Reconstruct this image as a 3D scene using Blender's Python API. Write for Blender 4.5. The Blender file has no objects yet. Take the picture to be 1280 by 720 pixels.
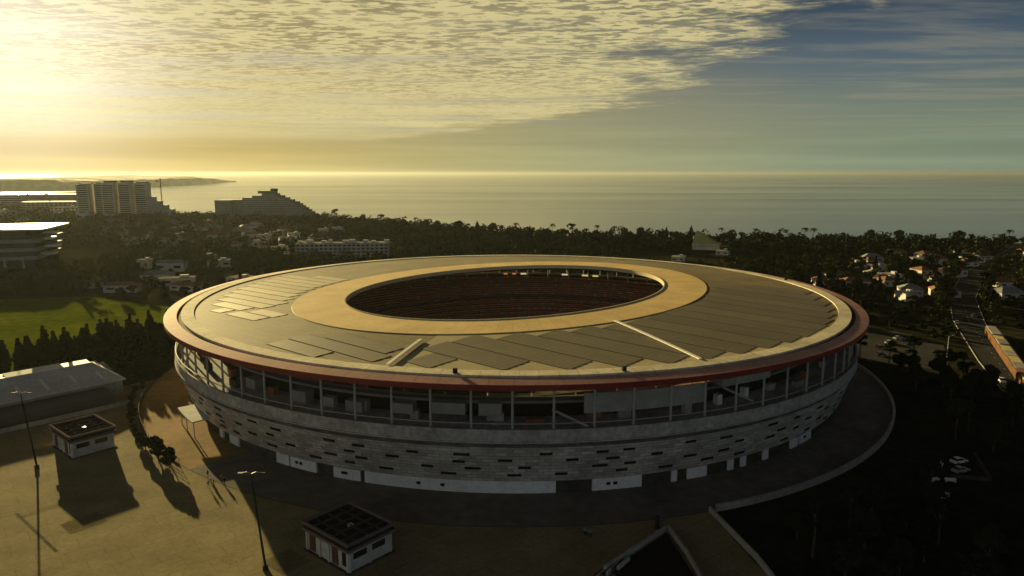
import bpy, math, random
import numpy as np
from mathutils import Vector, noise as mnoise

random.seed(7)
RNG = np.random.default_rng(11)
sc = bpy.context.scene
COL = sc.collection
R_ = math.radians
CX, CY = 1.3, 262.0            # centre of the stadium
SUN_AZ, SUN_EL = -34.6, 8.3    # degrees; azimuth measured from +Y towards +X
SUND = Vector((math.sin(R_(SUN_AZ)) * math.cos(R_(SUN_EL)), math.cos(R_(SUN_AZ)) * math.cos(R_(SUN_EL)), math.sin(R_(SUN_EL))))

# ------------------------------------------------------------------ materials
def nodes_of(m):
    m.use_nodes = True
    nt = m.node_tree
    return nt, nt.nodes, nt.links, nt.nodes['Principled BSDF']

def mat(name, col, rough=0.7, var=0.25, scale=0.5, spec=0.3, metal=0.0, col2=None, detail=6, bump=0.0, bscale=None, coord='Object', dirt=0.0):
    m = bpy.data.materials.new(name)
    nt, N, L, b = nodes_of(m)
    tc = N.new('ShaderNodeTexCoord')
    nz = N.new('ShaderNodeTexNoise'); nz.inputs['Scale'].default_value = scale; nz.inputs['Detail'].default_value = detail
    nz.inputs['Roughness'].default_value = 0.62
    L.new(tc.outputs[coord], nz.inputs['Vector'])
    r = N.new('ShaderNodeValToRGB'); L.new(nz.outputs['Fac'], r.inputs['Fac'])
    c2 = col2 or tuple(c * (1 - var) for c in col)
    c1 = tuple(min(1, c * (1 + var * .6)) for c in col)
    r.color_ramp.elements[0].position = .33; r.color_ramp.elements[0].color = (*c2, 1)
    r.color_ramp.elements[1].position = .67; r.color_ramp.elements[1].color = (*c1, 1)
    out = r.outputs['Color']
    if dirt:
        n2 = N.new('ShaderNodeTexNoise'); n2.inputs['Scale'].default_value = scale * 7.3; n2.inputs['Detail'].default_value = 8
        L.new(tc.outputs[coord], n2.inputs['Vector'])
        mr = N.new('ShaderNodeMapRange'); mr.inputs[1].default_value = .35; mr.inputs[2].default_value = .7
        mr.inputs[3].default_value = 1 - dirt; mr.inputs[4].default_value = 1 + dirt * .4
        L.new(n2.outputs['Fac'], mr.inputs[0])
        mx = N.new('ShaderNodeMix'); mx.data_type = 'RGBA'; mx.blend_type = 'MULTIPLY'; mx.inputs[0].default_value = 1
        L.new(out, mx.inputs[6]); L.new(mr.outputs[0], mx.inputs[7]); out = mx.outputs[2]
    L.new(out, b.inputs['Base Color'])
    b.inputs['Roughness'].default_value = rough
    b.inputs['Specular IOR Level'].default_value = spec
    b.inputs['Metallic'].default_value = metal
    if bump:
        bp = N.new('ShaderNodeBump'); bp.inputs['Strength'].default_value = bump
        n3 = N.new('ShaderNodeTexNoise'); n3.inputs['Scale'].default_value = bscale or scale * 4; n3.inputs['Detail'].default_value = 5
        L.new(tc.outputs[coord], n3.inputs['Vector']); L.new(n3.outputs['Fac'], bp.inputs['Height'])
        L.new(bp.outputs[0], b.inputs['Normal'])
    return m

def mix_rgb(N, L, mode, fac, a, b):
    mx = N.new('ShaderNodeMix'); mx.data_type = 'RGBA'; mx.blend_type = mode
    for i, v in ((0, fac), (6, a), (7, b)):
        if hasattr(v, 'is_output') or hasattr(v, 'links'):
            L.new(v, mx.inputs[i])
        else:
            mx.inputs[i].default_value = v if i == 0 else ((*v, 1) if len(v) == 3 else v)
    return mx.outputs[2]

def brick_mat(name, c1, c2, mortar, w, h, msize, rough=.75, spec=.25, coord='UV', big=None, dirt=.25, off=.5, rot=0):
    """panels or tiles with joints, in metres of the chosen coordinates"""
    m = bpy.data.materials.new(name)
    nt, N, L, b = nodes_of(m)
    tc = N.new('ShaderNodeTexCoord')
    mp = N.new('ShaderNodeMapping'); mp.inputs['Rotation'].default_value = (0, 0, rot)
    L.new(tc.outputs[coord], mp.inputs['Vector'])
    br = N.new('ShaderNodeTexBrick'); br.inputs['Scale'].default_value = 1
    br.inputs['Brick Width'].default_value = w; br.inputs['Row Height'].default_value = h
    br.inputs['Mortar Size'].default_value = msize; br.inputs['Mortar Smooth'].default_value = .1
    br.offset = off
    br.inputs['Color1'].default_value = (*c1, 1); br.inputs['Color2'].default_value = (*c2, 1); br.inputs['Mortar'].default_value = (*mortar, 1)
    L.new(mp.outputs[0], br.inputs['Vector'])
    out = br.outputs['Color']
    for sc_, d in ((.03, dirt * .6), (.11, dirt), (.9, dirt * .7)):
        n = N.new('ShaderNodeTexNoise'); n.inputs['Scale'].default_value = sc_; n.inputs['Detail'].default_value = 7
        L.new(tc.outputs['Object'], n.inputs['Vector'])
        mr = N.new('ShaderNodeMapRange'); mr.inputs[1].default_value = .3; mr.inputs[2].default_value = .7
        mr.inputs[3].default_value = 1 - d; mr.inputs[4].default_value = 1 + d * .5
        L.new(n.outputs['Fac'], mr.inputs[0])
        out = mix_rgb(N, L, 'MULTIPLY', 1, out, mr.outputs[0])
    L.new(out, b.inputs['Base Color'])
    b.inputs['Roughness'].default_value = rough; b.inputs['Specular IOR Level'].default_value = spec
    return m

M = {}
M['ground'] = mat('dry earth and scrub', (.035, .034, .018), .95, .5, .03, 0, col2=(.016, .018, .010), dirt=.4)
M['park'] = mat('park ground cover', (.018, .020, .011), .95, .5, .05, 0, dirt=.4)
M['apron'] = mat('apron asphalt', (.155, .143, .125), .94, .25, .05, .02, dirt=.2)
M['apron_tan'] = mat('tan apron paving', (.30, .19, .085), .9, .28, .055, .02, dirt=.22)
M['road'] = mat('road asphalt', (.045, .045, .046), .9, .25, .05, .02, dirt=.2)
M['kerb'] = mat('kerb concrete', (.36, .35, .33), .8, .2, .4, .2, dirt=.2)
M['paint'] = mat('road paint', (.32, .32, .31), .7, .2, .6, .2, dirt=.3)
M['concrete'] = mat('weathered concrete', (.36, .35, .32), .8, .22, .12, .25, dirt=.25)
M['concrete_dark'] = mat('dark concrete', (.065, .062, .058), .9, .3, .1, .0, dirt=.3)
M['white_panel'] = mat('white entrance panels', (.66, .67, .70), .6, .12, .3, .3, dirt=.15)
M['steel'] = mat('light grey steel', (.34, .335, .32), .5, .12, .6, .4, dirt=.1)
M['steel_dark'] = mat('dark painted steel', (.025, .025, .025), .8, .2, .6, .05)
M['rim'] = mat('pale pink rim sheet', (.50, .31, .26), .8, .14, .09, .05, dirt=.12)
M['red'] = mat('dark red fascia', (.20, .014, .014), .5, .2, .2, .4, dirt=.15)
M['gold_ring'] = mat('cream roof membrane', (.58, .42, .20), .8, .07, .05, .1, dirt=.06)
M['white_trim'] = mat('white membrane edge', (.82, .78, .70), .5, .06, .3, .3)
M['soffit'] = mat('roof underside steel', (.10, .085, .07), .8, .2, .1, .2)
M['glass_dark'] = mat('dark glass', (.012, .012, .014), .15, .2, .3, .5)
M['recess'] = mat('dark recess', (.012, .011, .010), .9, .2, .3, .1)
M['white_wall'] = mat('white render', (.50, .49, .47), .85, .15, .15, .05, dirt=.2)
M['cream_wall'] = mat('cream render', (.56, .53, .46), .8, .2, .1, .2, dirt=.2)
M['grey_wall'] = mat('grey render', (.30, .30, .28), .8, .2, .1, .2, dirt=.2)
M['roof_pale'] = mat('pale flat roof', (.34, .33, .30), .9, .3, .1, .0, dirt=.25)
M['roof_tile'] = mat('clay roof tiles', (.25, .11, .06), .85, .3, .3, .2, dirt=.25)
M['roof_grey'] = mat('grey sheet roof', (.22, .23, .23), .7, .2, .1, .3, dirt=.2)
M['bark'] = mat('bark', (.06, .045, .03), .95, .4, 1.5, .1)
M['lawn'] = mat('mown lawn', (.115, .135, .008), .95, .35, .03, 0, col2=(.07, .10, .006), dirt=.3)
M['pitch'] = mat('pitch turf', (.04, .07, .015), .95, .3, .05, .1)
M['skin'] = mat('skin', (.35, .2, .13), .6, .1, 3)
M['cloth_dark'] = mat('dark clothing', (.02, .02, .025), .9, .3, 3)
M['cloth_white'] = mat('white clothing', (.7, .7, .7), .9, .1, 3)
M['cloth_red'] = mat('red clothing', (.3, .03, .03), .9, .2, 3)
M['hair'] = mat('dark hair', (.012, .009, .007), .7, .2, 5)
M['car_white'] = mat('white car paint', (.75, .75, .74), .25, .04, .5, .5)
M['car_silver'] = mat('silver car paint', (.35, .36, .37), .3, .04, .5, .5)
M['car_dark'] = mat('dark car paint', (.03, .03, .035), .25, .05, .5, .5)
M['car_red'] = mat('red car paint', (.07, .012, .012), .25, .05, .5, .5)
M['tyre'] = mat('rubber', (.02, .02, .02), .8, .2, 3)
M['hazy_hill'] = mat('far headland scrub', (.10, .11, .07), .95, .5, .004, .1, dirt=.4)

def leaf_mat(name, c1, c2, sc_=.15):
    m = bpy.data.materials.new(name)
    nt, N, L, b = nodes_of(m)
    tc = N.new('ShaderNodeTexCoord'); oi = N.new('ShaderNodeObjectInfo'); ge = N.new('ShaderNodeNewGeometry')
    nz = N.new('ShaderNodeTexNoise'); nz.inputs['Scale'].default_value = sc_; nz.inputs['Detail'].default_value = 4
    L.new(ge.outputs['Position'], nz.inputs['Vector'])
    ad = N.new('ShaderNodeMath'); ad.operation = 'MULTIPLY_ADD'; ad.inputs[1].default_value = .35
    L.new(ge.outputs['Random Per Island'], ad.inputs[0]); L.new(nz.outputs['Fac'], ad.inputs[2])
    a2 = N.new('ShaderNodeMath'); a2.operation = 'MULTIPLY_ADD'; a2.inputs[1].default_value = .3
    L.new(oi.outputs['Random'], a2.inputs[0]); L.new(ad.outputs[0], a2.inputs[2])
    r = N.new('ShaderNodeValToRGB'); L.new(a2.outputs[0], r.inputs['Fac'])
    r.color_ramp.elements[0].position = .5; r.color_ramp.elements[0].color = (*c2, 1)
    r.color_ramp.elements[1].position = 1.; r.color_ramp.elements[1].color = (*c1, 1)
    L.new(r.outputs[0], b.inputs['Base Color']); b.inputs['Roughness'].default_value = .8; b.inputs['Specular IOR Level'].default_value = 0
    return m
M['leaf'] = leaf_mat('broadleaf foliage', (.048, .054, .017), (.013, .019, .007))
M['leaf_dark'] = leaf_mat('evergreen foliage', (.024, .032, .013), (.008, .012, .006))
M['leaf_olive'] = leaf_mat('olive green foliage', (.085, .080, .030), (.035, .038, .014))
M['palm'] = leaf_mat('palm fronds', (.05, .06, .02), (.02, .03, .01))

# stadium-specific
M['tile'] = brick_mat('pale facade tiles', (.54, .52, .49), (.30, .285, .27), (.20, .19, .185), 2.6, .9, .06, .7, .3)
M['plaza'] = brick_mat('tan plaza paving', (.27, .225, .125), (.25, .208, .113), (.21, .175, .097), 7, 5, .10, .95, .02, coord='Object', dirt=.24, rot=R_(-40))
M['deck'] = brick_mat('grey brown roof deck', (.215, .168, .085), (.195, .152, .076), (.155, .12, .062), 7.5, 3.1, .20, .75, .12, coord='UV', dirt=.26)
M['seats'] = None

def seat_mat():
    m = bpy.data.materials.new('dark red stadium seats')
    nt, N, L, b = nodes_of(m)
    uv = N.new('ShaderNodeTexCoord')
    sx = N.new('ShaderNodeSeparateXYZ'); L.new(uv.outputs['UV'], sx.inputs[0])
    vo = N.new('ShaderNodeTexWhiteNoise'); vo.noise_dimensions = '2D'
    sn = N.new('ShaderNodeVectorMath'); sn.operation = 'SNAP'; sn.inputs[1].default_value = (1.2, .8, 1)
    L.new(uv.outputs['UV'], sn.inputs[0]); L.new(sn.outputs[0], vo.inputs['Vector'])
    gt = N.new('ShaderNodeMath'); gt.operation = 'GREATER_THAN'; gt.inputs[1].default_value = .93; L.new(vo.outputs['Value'], gt.inputs[0])
    c = mix_rgb(N, L, 'MIX', gt.outputs[0], (.26, .10, .055), (.42, .28, .20))
    md = N.new('ShaderNodeMath'); md.operation = 'MODULO'; md.inputs[1].default_value = 15.; L.new(sx.outputs['X'], md.inputs[0])
    lt = N.new('ShaderNodeMath'); lt.operation = 'LESS_THAN'; lt.inputs[1].default_value = 1.2; L.new(md.outputs[0], lt.inputs[0])
    c = mix_rgb(N, L, 'MIX', lt.outputs[0], c, (.16, .15, .14))
    rm = N.new('ShaderNodeMath'); rm.operation = 'MODULO'; rm.inputs[1].default_value = 4.7; L.new(sx.outputs['Y'], rm.inputs[0])
    rl_ = N.new('ShaderNodeMath'); rl_.operation = 'LESS_THAN'; rl_.inputs[1].default_value = 1.5; L.new(rm.outputs[0], rl_.inputs[0])
    c = mix_rgb(N, L, 'MULTIPLY', rl_.outputs[0], c, (.45, .45, .45))
    L.new(c, b.inputs['Base Color']); b.inputs['Roughness'].default_value = .7
    return m
M['seats'] = seat_mat()

def seam_mat(name, c, w, h, ms, rough, dirt, k=.78):
    return brick_mat(name, c, tuple(x * .93 for x in c), tuple(x * k for x in c), w, h, ms * 1.8, rough, .08, coord='UV', dirt=dirt * 1.3, off=.5)
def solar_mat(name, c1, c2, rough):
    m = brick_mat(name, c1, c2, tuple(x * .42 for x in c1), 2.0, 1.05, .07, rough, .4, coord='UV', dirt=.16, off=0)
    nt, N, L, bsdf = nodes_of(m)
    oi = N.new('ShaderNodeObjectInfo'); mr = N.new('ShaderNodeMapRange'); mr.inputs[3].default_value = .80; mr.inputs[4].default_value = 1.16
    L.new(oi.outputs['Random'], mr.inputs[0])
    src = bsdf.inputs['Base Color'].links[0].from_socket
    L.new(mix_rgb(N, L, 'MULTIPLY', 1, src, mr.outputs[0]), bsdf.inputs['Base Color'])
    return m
M['gap_shade'] = mat('dark module tray', (.085, .07, .045), .9, .2, .3, .0)
M['gold_ring'] = seam_mat('cream roof membrane', (.68, .49, .22), 6.5, 30, .10, .8, .12)
M['rim'] = seam_mat('pale pink rim sheet', (.56, .30, .25), 5, 30, .09, .8, .16)
M['walk'] = seam_mat('pale concrete walkway', (.72, .64, .47), 4.2, 30, .10, .85, .22)
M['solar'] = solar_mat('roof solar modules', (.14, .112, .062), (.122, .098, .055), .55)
M['solar_lit'] = solar_mat('solar modules with sun glint', (.62, .52, .33), (.57, .48, .30), .5)  # same modules, brighter: the low sun's reflection is put into the colour

def glow_mat(name, col, e):
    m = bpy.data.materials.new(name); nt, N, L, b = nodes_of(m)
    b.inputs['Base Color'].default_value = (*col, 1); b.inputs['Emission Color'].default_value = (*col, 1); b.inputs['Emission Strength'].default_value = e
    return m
M['glow_white'] = glow_mat('glow spot white', (1., .82, .55), .22)
M['glow_yellow'] = glow_mat('glow spot yellow', (1., .78, .25), .22)
M['glow_orange'] = glow_mat('glow spot orange', (1., .35, .10), .16)

# ------------------------------------------------------------------ mesh helpers
class MB:
    def __init__(s): s.v = []; s.f = []; s.uv = []; s.has_uv = False
    def add(s, verts, faces, uvs=None):
        o = len(s.v); s.v += [tuple(v) for v in verts]; s.f += [tuple(i + o for i in f) for f in faces]
        if uvs: s.has_uv = True; s.uv += uvs
        else: s.uv += [[(0, 0)] * len(f) for f in faces]
        return s
    def box(s, c, size, rz=0., taper=1.0):
        hx, hy, hz = size[0] / 2, size[1] / 2, size[2] / 2
        co, si = math.cos(rz), math.sin(rz); vs = []
        for z, t in ((-hz, 1), (hz, taper)):
            for x, y in ((-hx, -hy), (hx, -hy), (hx, hy), (-hx, hy)):
                x *= t; y *= t
                vs.append((c[0] + x * co - y * si, c[1] + x * si + y * co, c[2] + z))
        return s.add(vs, [(3, 2, 1, 0), (4, 5, 6, 7), (0, 1, 5, 4), (1, 2, 6, 5), (2, 3, 7, 6), (3, 0, 4, 7)])
    def tube(s, pts, rads, n=8, caps=True):
        pts = [Vector(p) for p in pts]; vs = []; fs = []
        for i, p in enumerate(pts):
            d = (pts[min(i + 1, len(pts) - 1)] - pts[max(i - 1, 0)]).normalized()
            a = d.orthogonal().normalized() if abs(d.z) < .99 else Vector((1, 0, 0)); b = d.cross(a)
            if abs(d.z) < .99:
                a = Vector((0, 0, 1)).cross(d).normalized(); b = d.cross(a)
            for k in range(n):
                t = 2 * math.pi * k / n
                vs.append(p + (a * math.cos(t) + b * math.sin(t)) * rads[i])
        for i in range(len(pts) - 1):
            for k in range(n):
                fs.append((i * n + k, i * n + (k + 1) % n, (i + 1) * n + (k + 1) % n, (i + 1) * n + k))
        if caps:
            fs.append(tuple(reversed(range(n)))); fs.append(tuple((len(pts) - 1) * n + k for k in range(n)))
        return s.add(vs, fs)
    def prism(s, poly, z0, z1):
        n = len(poly)
        vs = [(x, y, z0) for x, y in poly] + [(x, y, z1) for x, y in poly]
        fs = [tuple(reversed(range(n))), tuple(range(n, 2 * n))] + [(i, (i + 1) % n, n + (i + 1) % n, n + i) for i in range(n)]
        return s.add(vs, fs)
    def lathe(s, prof, a0=0., a1=360., step=1.25, radius=None, closed_prof=False):
        """revolve (r, z) about the stadium axis; radius(i, deg) may override r"""
        n = max(2, int(round(abs(a1 - a0) / step))); full = abs(abs(a1 - a0) - 360) < 1e-6
        m = len(prof); vs = []; fs = []; uvs = []
        vl = [0]
        for j in range(1, m): vl.append(vl[-1] + math.hypot(prof[j][0] - prof[j - 1][0], prof[j][1] - prof[j - 1][1]))
        cols = n if full else n + 1
        for i in range(cols):
            a = a0 + (a1 - a0) * i / n; ca, sa = math.cos(R_(a)), math.sin(R_(a))
            for j, (r, z) in enumerate(prof):
                rr = radius(j, a) if radius else r
                vs.append((CX + rr * ca, CY + rr * sa, z))
        mm = m if closed_prof else m - 1
        for i in range(n):
            i2 = (i + 1) % cols if full else i + 1
            for j in range(mm):
                j2 = (j + 1) % m
                fs.append((i * m + j, i2 * m + j, i2 * m + j2, i * m + j2))
                u0 = R_(a0 + (a1 - a0) * i / n) * 110; u1 = R_(a0 + (a1 - a0) * (i + 1) / n) * 110
                v1 = vl[j2] if j2 > j else vl[j] + 1
                uvs.append([(u0, vl[j]), (u1, vl[j]), (u1, v1), (u0, v1)])
        if closed_prof and not full:
            fs.append(tuple(range(m))); fs.append(tuple(reversed([n * m + j for j in range(m)]))); uvs += [[(0, 0)] * m] * 2
        return s.add(vs, fs, uvs)
    def build(s, name, material, parent=None, smooth=False, loc=None):
        me = bpy.data.meshes.new(name); me.from_pydata(s.v, [], s.f)
        if s.has_uv:
            l = me.uv_layers.new(name='UVMap'); flat = [c for f in s.uv for uv in f for c in uv]
            l.data.foreach_set('uv', flat)
        me.validate(); me.update()
        return link(name, me, material, parent, smooth, loc)

def link(name, me, material, parent=None, smooth=False, loc=None):
    o = bpy.data.objects.new(name, me); COL.objects.link(o)
    if material and not me.materials: me.materials.append(material)
    if smooth: me.polygons.foreach_set('use_smooth', [True] * len(me.polygons))
    if parent:
        o.parent = parent
    if loc: o.location = loc
    return o

def tag(o, label=None, cat=None, group=None, kind=None):
    if label: o['label'] = label
    if cat: o['category'] = cat
    if group: o['group'] = group
    if kind: o['kind'] = kind
    return o
def thing(name, label, cat, loc=(0, 0, 0), rz=0., group=None):
    o = bpy.data.objects.new(name, None); COL.objects.link(o); o.location = loc; o.rotation_euler = (0, 0, rz); o.empty_display_size = 1
    return tag(o, label, cat, group)
def struct(mb, name, material): return tag(mb.build(name, material), kind='structure')
def copy_tree(o, parent=None):
    c = o.copy(); COL.objects.link(c)
    if parent: c.parent = parent
    for ch in [x for x in KIDS.get(o.name, [])]:
        copy_tree(ch, c)
    return c
KIDS = {}
def kids(o):
    KIDS[o.name] = list(o.children)
    for c in o.children: kids(c)
def dup(proto, loc, rz=0., s=1., label=None, group=None):
    c = copy_tree(proto); c.location = loc; c.rotation_euler = (0, 0, rz); c.scale = (s, s, s) if not hasattr(s, '__len__') else s
    if label: c['label'] = label
    if group: c['group'] = group
    return c
def pol(r, a, z=0.): return (CX + r * math.cos(R_(a)), CY + r * math.sin(R_(a)), z)
def sheet(poly, z): return MB().add([(x, y, z) for x, y in poly], [tuple(range(len(poly)))])
def ell(A, B, a, rot=50.):
    t = R_(a - rot); return A * B / math.sqrt((B * math.cos(t)) ** 2 + (A * math.sin(t)) ** 2)
def inside(x, y, poly):
    c = False; n = len(poly); j = n - 1
    for i in range(n):
        xi, yi = poly[i]; xj, yj = poly[j]
        if (yi > y) != (yj > y) and x < (xj - xi) * (y - yi) / (yj - yi) + xi: c = not c
        j = i
    return c

# ------------------------------------------------------------------ setting: ground, sea, headland
COAST = [(3000, 1150), (1500, 880), (900, 750), (540, 722), (302, 738), (224, 756), (110, 790), (0, 826), (-90, 905), (-165, 1000), (-250, 1050),
         (-330, 1135), (-450, 1130), (-570, 1160), (-660, 1300), (-830, 1480), (-960, 1510), (-1150, 1700), (-1700, 1950), (-3200, 2100)]
coast = []
for i in range(len(COAST) - 1):
    (x0, y0), (x1, y1) = COAST[i], COAST[i + 1]
    n = max(1, int(math.hypot(x1 - x0, y1 - y0) / 22))
    for k in range(n):
        t = k / n; x = x0 + (x1 - x0) * t; y = y0 + (y1 - y0) * t
        coast.append((x + 7 * mnoise.noise(Vector((x * .03, y * .03, 1))), y + 9 * mnoise.noise(Vector((x * .03, y * .03, 7)))))
coast.append(COAST[-1])
land_poly = coast + [(-3200, -900), (3000, -900)]
g = sheet(land_poly, -.06)
struct(g, 'ground', M['ground'])
cl = MB(); n = len(coast)
cl.add([(x, y, -.06) for x, y in coast] + [(x + 2, y + 9, -14) for x, y in coast] + [(x + 4, y + 16, -33) for x, y in coast],
       [f for i in range(n - 1) for f in ((i, i + 1, n + i + 1, n + i), (n + i, n + i + 1, 2 * n + i + 1, 2 * n + i))])
struct(cl, 'cliff_terrain', mat('pale cliff rock', (.28, .25, .20), .9, .4, .05, .1, dirt=.3))

def sea_mat():
    m = bpy.data.materials.new('calm sea water'); nt, N, L, b = nodes_of(m)
    b.inputs['Base Color'].default_value = (.028, .045, .048, 1)
    b.inputs['IOR'].default_value = 1.33
    tc = N.new('ShaderNodeTexCoord'); mp = N.new('ShaderNodeMapping'); mp.inputs['Scale'].default_value = (.00045, .0016, 1); mp.inputs['Rotation'].default_value = (0, 0, R_(4))
    L.new(tc.outputs['Object'], mp.inputs[0])
    nz = N.new('ShaderNodeTexNoise'); nz.inputs['Scale'].default_value = 1; nz.inputs['Detail'].default_value = 5; nz.inputs['Distortion'].default_value = .6
    L.new(mp.outputs[0], nz.inputs['Vector'])
    mr = N.new('ShaderNodeMapRange'); mr.inputs[1].default_value = .42; mr.inputs[2].default_value = .62; mr.inputs[3].default_value = .10; mr.inputs[4].default_value = .17
    L.new(nz.outputs['Fac'], mr.inputs[0]); L.new(mr.outputs[0], b.inputs['Roughness'])
    w = N.new('ShaderNodeTexNoise'); w.inputs['Scale'].default_value = .12; w.inputs['Detail'].default_value = 3
    m2 = N.new('ShaderNodeMapping'); m2.inputs['Scale'].default_value = (.6, 1.6, 1); L.new(tc.outputs['Object'], m2.inputs[0]); L.new(m2.outputs[0], w.inputs['Vector'])
    bp = N.new('ShaderNodeBump'); bp.inputs['Strength'].default_value = .06; bp.inputs['Distance'].default_value = .5
    L.new(w.outputs['Fac'], bp.inputs['Height']); L.new(bp.outputs[0], b.inputs['Normal'])
    return m
struct(sheet([(42000, 500), (42000, 44000), (-42000, 44000), (-42000, 500)], -30), 'sea', sea_mat())

def headland():
    front = [(-4300, 3700), (-3300, 3900), (-2930, 4020), (-2610, 4200), (-2560, 4700), (-2680, 5280), (-2800, 6200), (-2950, 7100), (-3120, 8100)]
    pts = []
    for i in range(len(front) - 1):
        for k in range(14):
            t = k / 14; pts.append((front[i][0] * (1 - t) + front[i + 1][0] * t, front[i][1] * (1 - t) + front[i + 1][1] * t))
    pts.append(front[-1]); n = len(pts)
    rows = [(0, -31, 0), (12, 2, 3), (45, 26, 8), (140, 36, 10), (420, 42, 12), (900, 46, 12), (1700, 30, 8)]
    vs = []
    for off, h, jit in rows:
        for i, (x, y) in enumerate(pts):
            tip = min(1, (n - 1 - i) / 22); hh = -31 + (h + 31) * (.25 + .75 * tip) * (.82 + .18 * (y - 3700) / 3000)
            q = mnoise.noise(Vector((x * .012, y * .004, off * .01))) + .6 * mnoise.noise(Vector((x * .05, y * .02, off)))
            vs.append((x - off * (.94 if i < n - 1 else .5), y + off * .35 * (1 if i > 40 else .1), hh + jit * q))
    fs = [(r * n + i, r * n + i + 1, (r + 1) * n + i + 1, (r + 1) * n + i) for r in range(len(rows) - 1) for i in range(n - 1)]
    return MB().add(vs, fs)
struct(headland(), 'headland_hills', M['hazy_hill'])

# paving round the stadium
arc = [pol(127.4, a)[:2] for a in np.linspace(-70.7, -170, 70)]
plaza_poly = [(46, 60), (46.0, 117), (42.0, 141)] + arc + [(-131, 233), (-137, 222), (-152, 190), (-230, 95), (-230, 60)]
struct(sheet(plaza_poly, 0.0), 'plaza', M['plaza'])
ap = MB().lathe([(110.5, .03), (127.3, .03)], -129, 200, 2); struct(ap, 'apron_road', M['apron'])
ap = MB().lathe([(110.5, .034), (127.3, .034)], -195, -129, 2); struct(ap, 'apron_pavement', M['apron_tan'])
park_poly = [pol(128.2, a)[:2] for a in np.linspace(8, -70, 60)] + [(43, 140), (47, 117), (47, 60), (170, 60), (176, 180)]
struct(sheet(park_poly, -.02), 'park_lawn', M['park'])
field_poly = [(-300, 395), (-300, 190), (-182, 190), (-172, 262), (-158, 320), (-168, 352), (-186, 376), (-250, 408)]
struct(sheet(field_poly, -.01), 'training_lawn', M['lawn'])
prp = random.Random(8)
PM = [mat('worn paving repair', (.19, .16, .095), .95, .3, .3, 0, dirt=.3), mat('pale paving repair', (.30, .255, .15), .95, .2, .3, 0, dirt=.3), mat('grey paving repair', (.17, .155, .12), .95, .3, .3, 0, dirt=.3)]
for k in range(16):
    x = prp.uniform(-120, 30); y = prp.uniform(80, 168)
    if math.hypot(x - CX, y - CY) < 131 or not inside(x, y, plaza_poly): continue
    w_, h_ = prp.choice(((2, 9), (5, 4), (1.2, 16), (7, 6), (.6, 24))); q = R_(-40 + prp.choice((0, 90)))
    c_, s_ = math.cos(q), math.sin(q)
    P4 = [(x + a * c_ - b * s_, y + a * s_ + b * c_) for a, b in ((-w_ / 2, -h_ / 2), (w_ / 2, -h_ / 2), (w_ / 2, h_ / 2), (-w_ / 2, h_ / 2))]
    if any(math.hypot(a - CX, b - CY) < 129.5 for a, b in P4): continue
    struct(sheet(P4, .006 + .004 * (k % 4)), 'paving', PM[k % 3])
def strip(pts, w):
    l, r = [], []
    for i, p in enumerate(pts):
        a = Vector(pts[max(i - 1, 0)]); b = Vector(pts[min(i + 1, len(pts) - 1)]); d = (b - a).normalized(); nn = Vector((-d.y, d.x))
        l.append(tuple(Vector(p) + nn * w)); r.append(tuple(Vector(p) - nn * w))
    return l, r
road_c = [(500, 690), (330, 500), (262, 405), (222, 336), (186, 262), (170, 226), (158, 180), (150, 120), (148, 60)]
l, r = strip(road_c, 6.2)
struct(sheet(l + r[::-1], .0), 'road', M['road'])
for side, nm in ((6.4, 'kerb'), (-6.4, 'kerb')):
    a, b = strip([p for p in road_c], abs(side) + .35); c, d = strip(road_c, abs(side))
    o, i_ = (a, c) if side > 0 else (b, d)
    k = MB()
    for q in range(len(o) - 1): k.prism([o[q], o[q + 1], i_[q + 1], i_[q]] if side < 0 else [i_[q], i_[q + 1], o[q + 1], o[q]], -.05, .13)
    struct(k, nm, M['kerb'])
mk = MB(); tot = 0
for q in range(len(road_c) - 1):
    a = Vector(road_c[q]); b = Vector(road_c[q + 1]); d = (b - a).normalized(); nn = Vector((-d.y, d.x)); Ln = (b - a).length; t = 1
    while t + 3 < Ln:
        p = a + d * t; e = a + d * (t + 3)
        mk.add([(*(p + nn * .08), .006), (*(p - nn * .08), .006), (*(e - nn * .08), .006), (*(e + nn * .08), .006)], [(0, 1, 2, 3)]); t += 8
struct(mk, 'road_marking', M['paint'])
struct(sheet([(137, 262), (160, 250), (182, 290), (176, 318), (150, 322), (136, 300)], -.012), 'forecourt_pavement', mat('grey forecourt asphalt', (.06, .06, .058), .9, .25, .06, .0, dirt=.25))

# ------------------------------------------------------------------ the stadium
def rt(a): return ell(85.6, 65.2, a)
def ro(a): return ell(68.2, 50.2, a)
def deck_z(x, y):
    r = math.hypot(x - CX, y - CY); a = math.degrees(math.atan2(y - CY, x - CX)); i = rt(a)
    return 28.9 - (r - i) / (110.5 - i) * .9

st = thing('stadium', 'huge round stadium with a pale ring roof, open oval centre and tiled drum walls', 'stadium', (0, 0, 0))
def part(mb, name, m, parent=st, smooth=False): return mb.build(name, m, parent, smooth)
part(MB().lathe([(111.5, 0), (111.5, 3.6)]), 'ground_floor_wall', M['concrete_dark'])
tile = part(MB().lathe([(111.4, 3.45), (113.2, 3.45), (116.2, 12.5), (113.9, 12.6)]), 'tiled_wall', M['tile'])
part(MB().lathe([(113.9, 12.5), (113.9, 13.75)]), 'shadow_gap', M['recess'])
part(MB().lathe([(113.8, 13.7), (116.9, 13.7), (116.9, 14.0), (116.7, 14.05), (116.7, 16.75), (116.2, 16.75), (116.2, 15.7), (104.9, 15.7)]), 'terrace_ledge', mat('grey ledge concrete', (.37, .36, .345), .9, .25, .12, .05, dirt=.3))
part(MB().lathe([(116.35, 18.0), (116.5, 18.0), (116.5, 18.15), (116.35, 18.15)], closed_prof=True), 'hand_rail', M['steel'])
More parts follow.
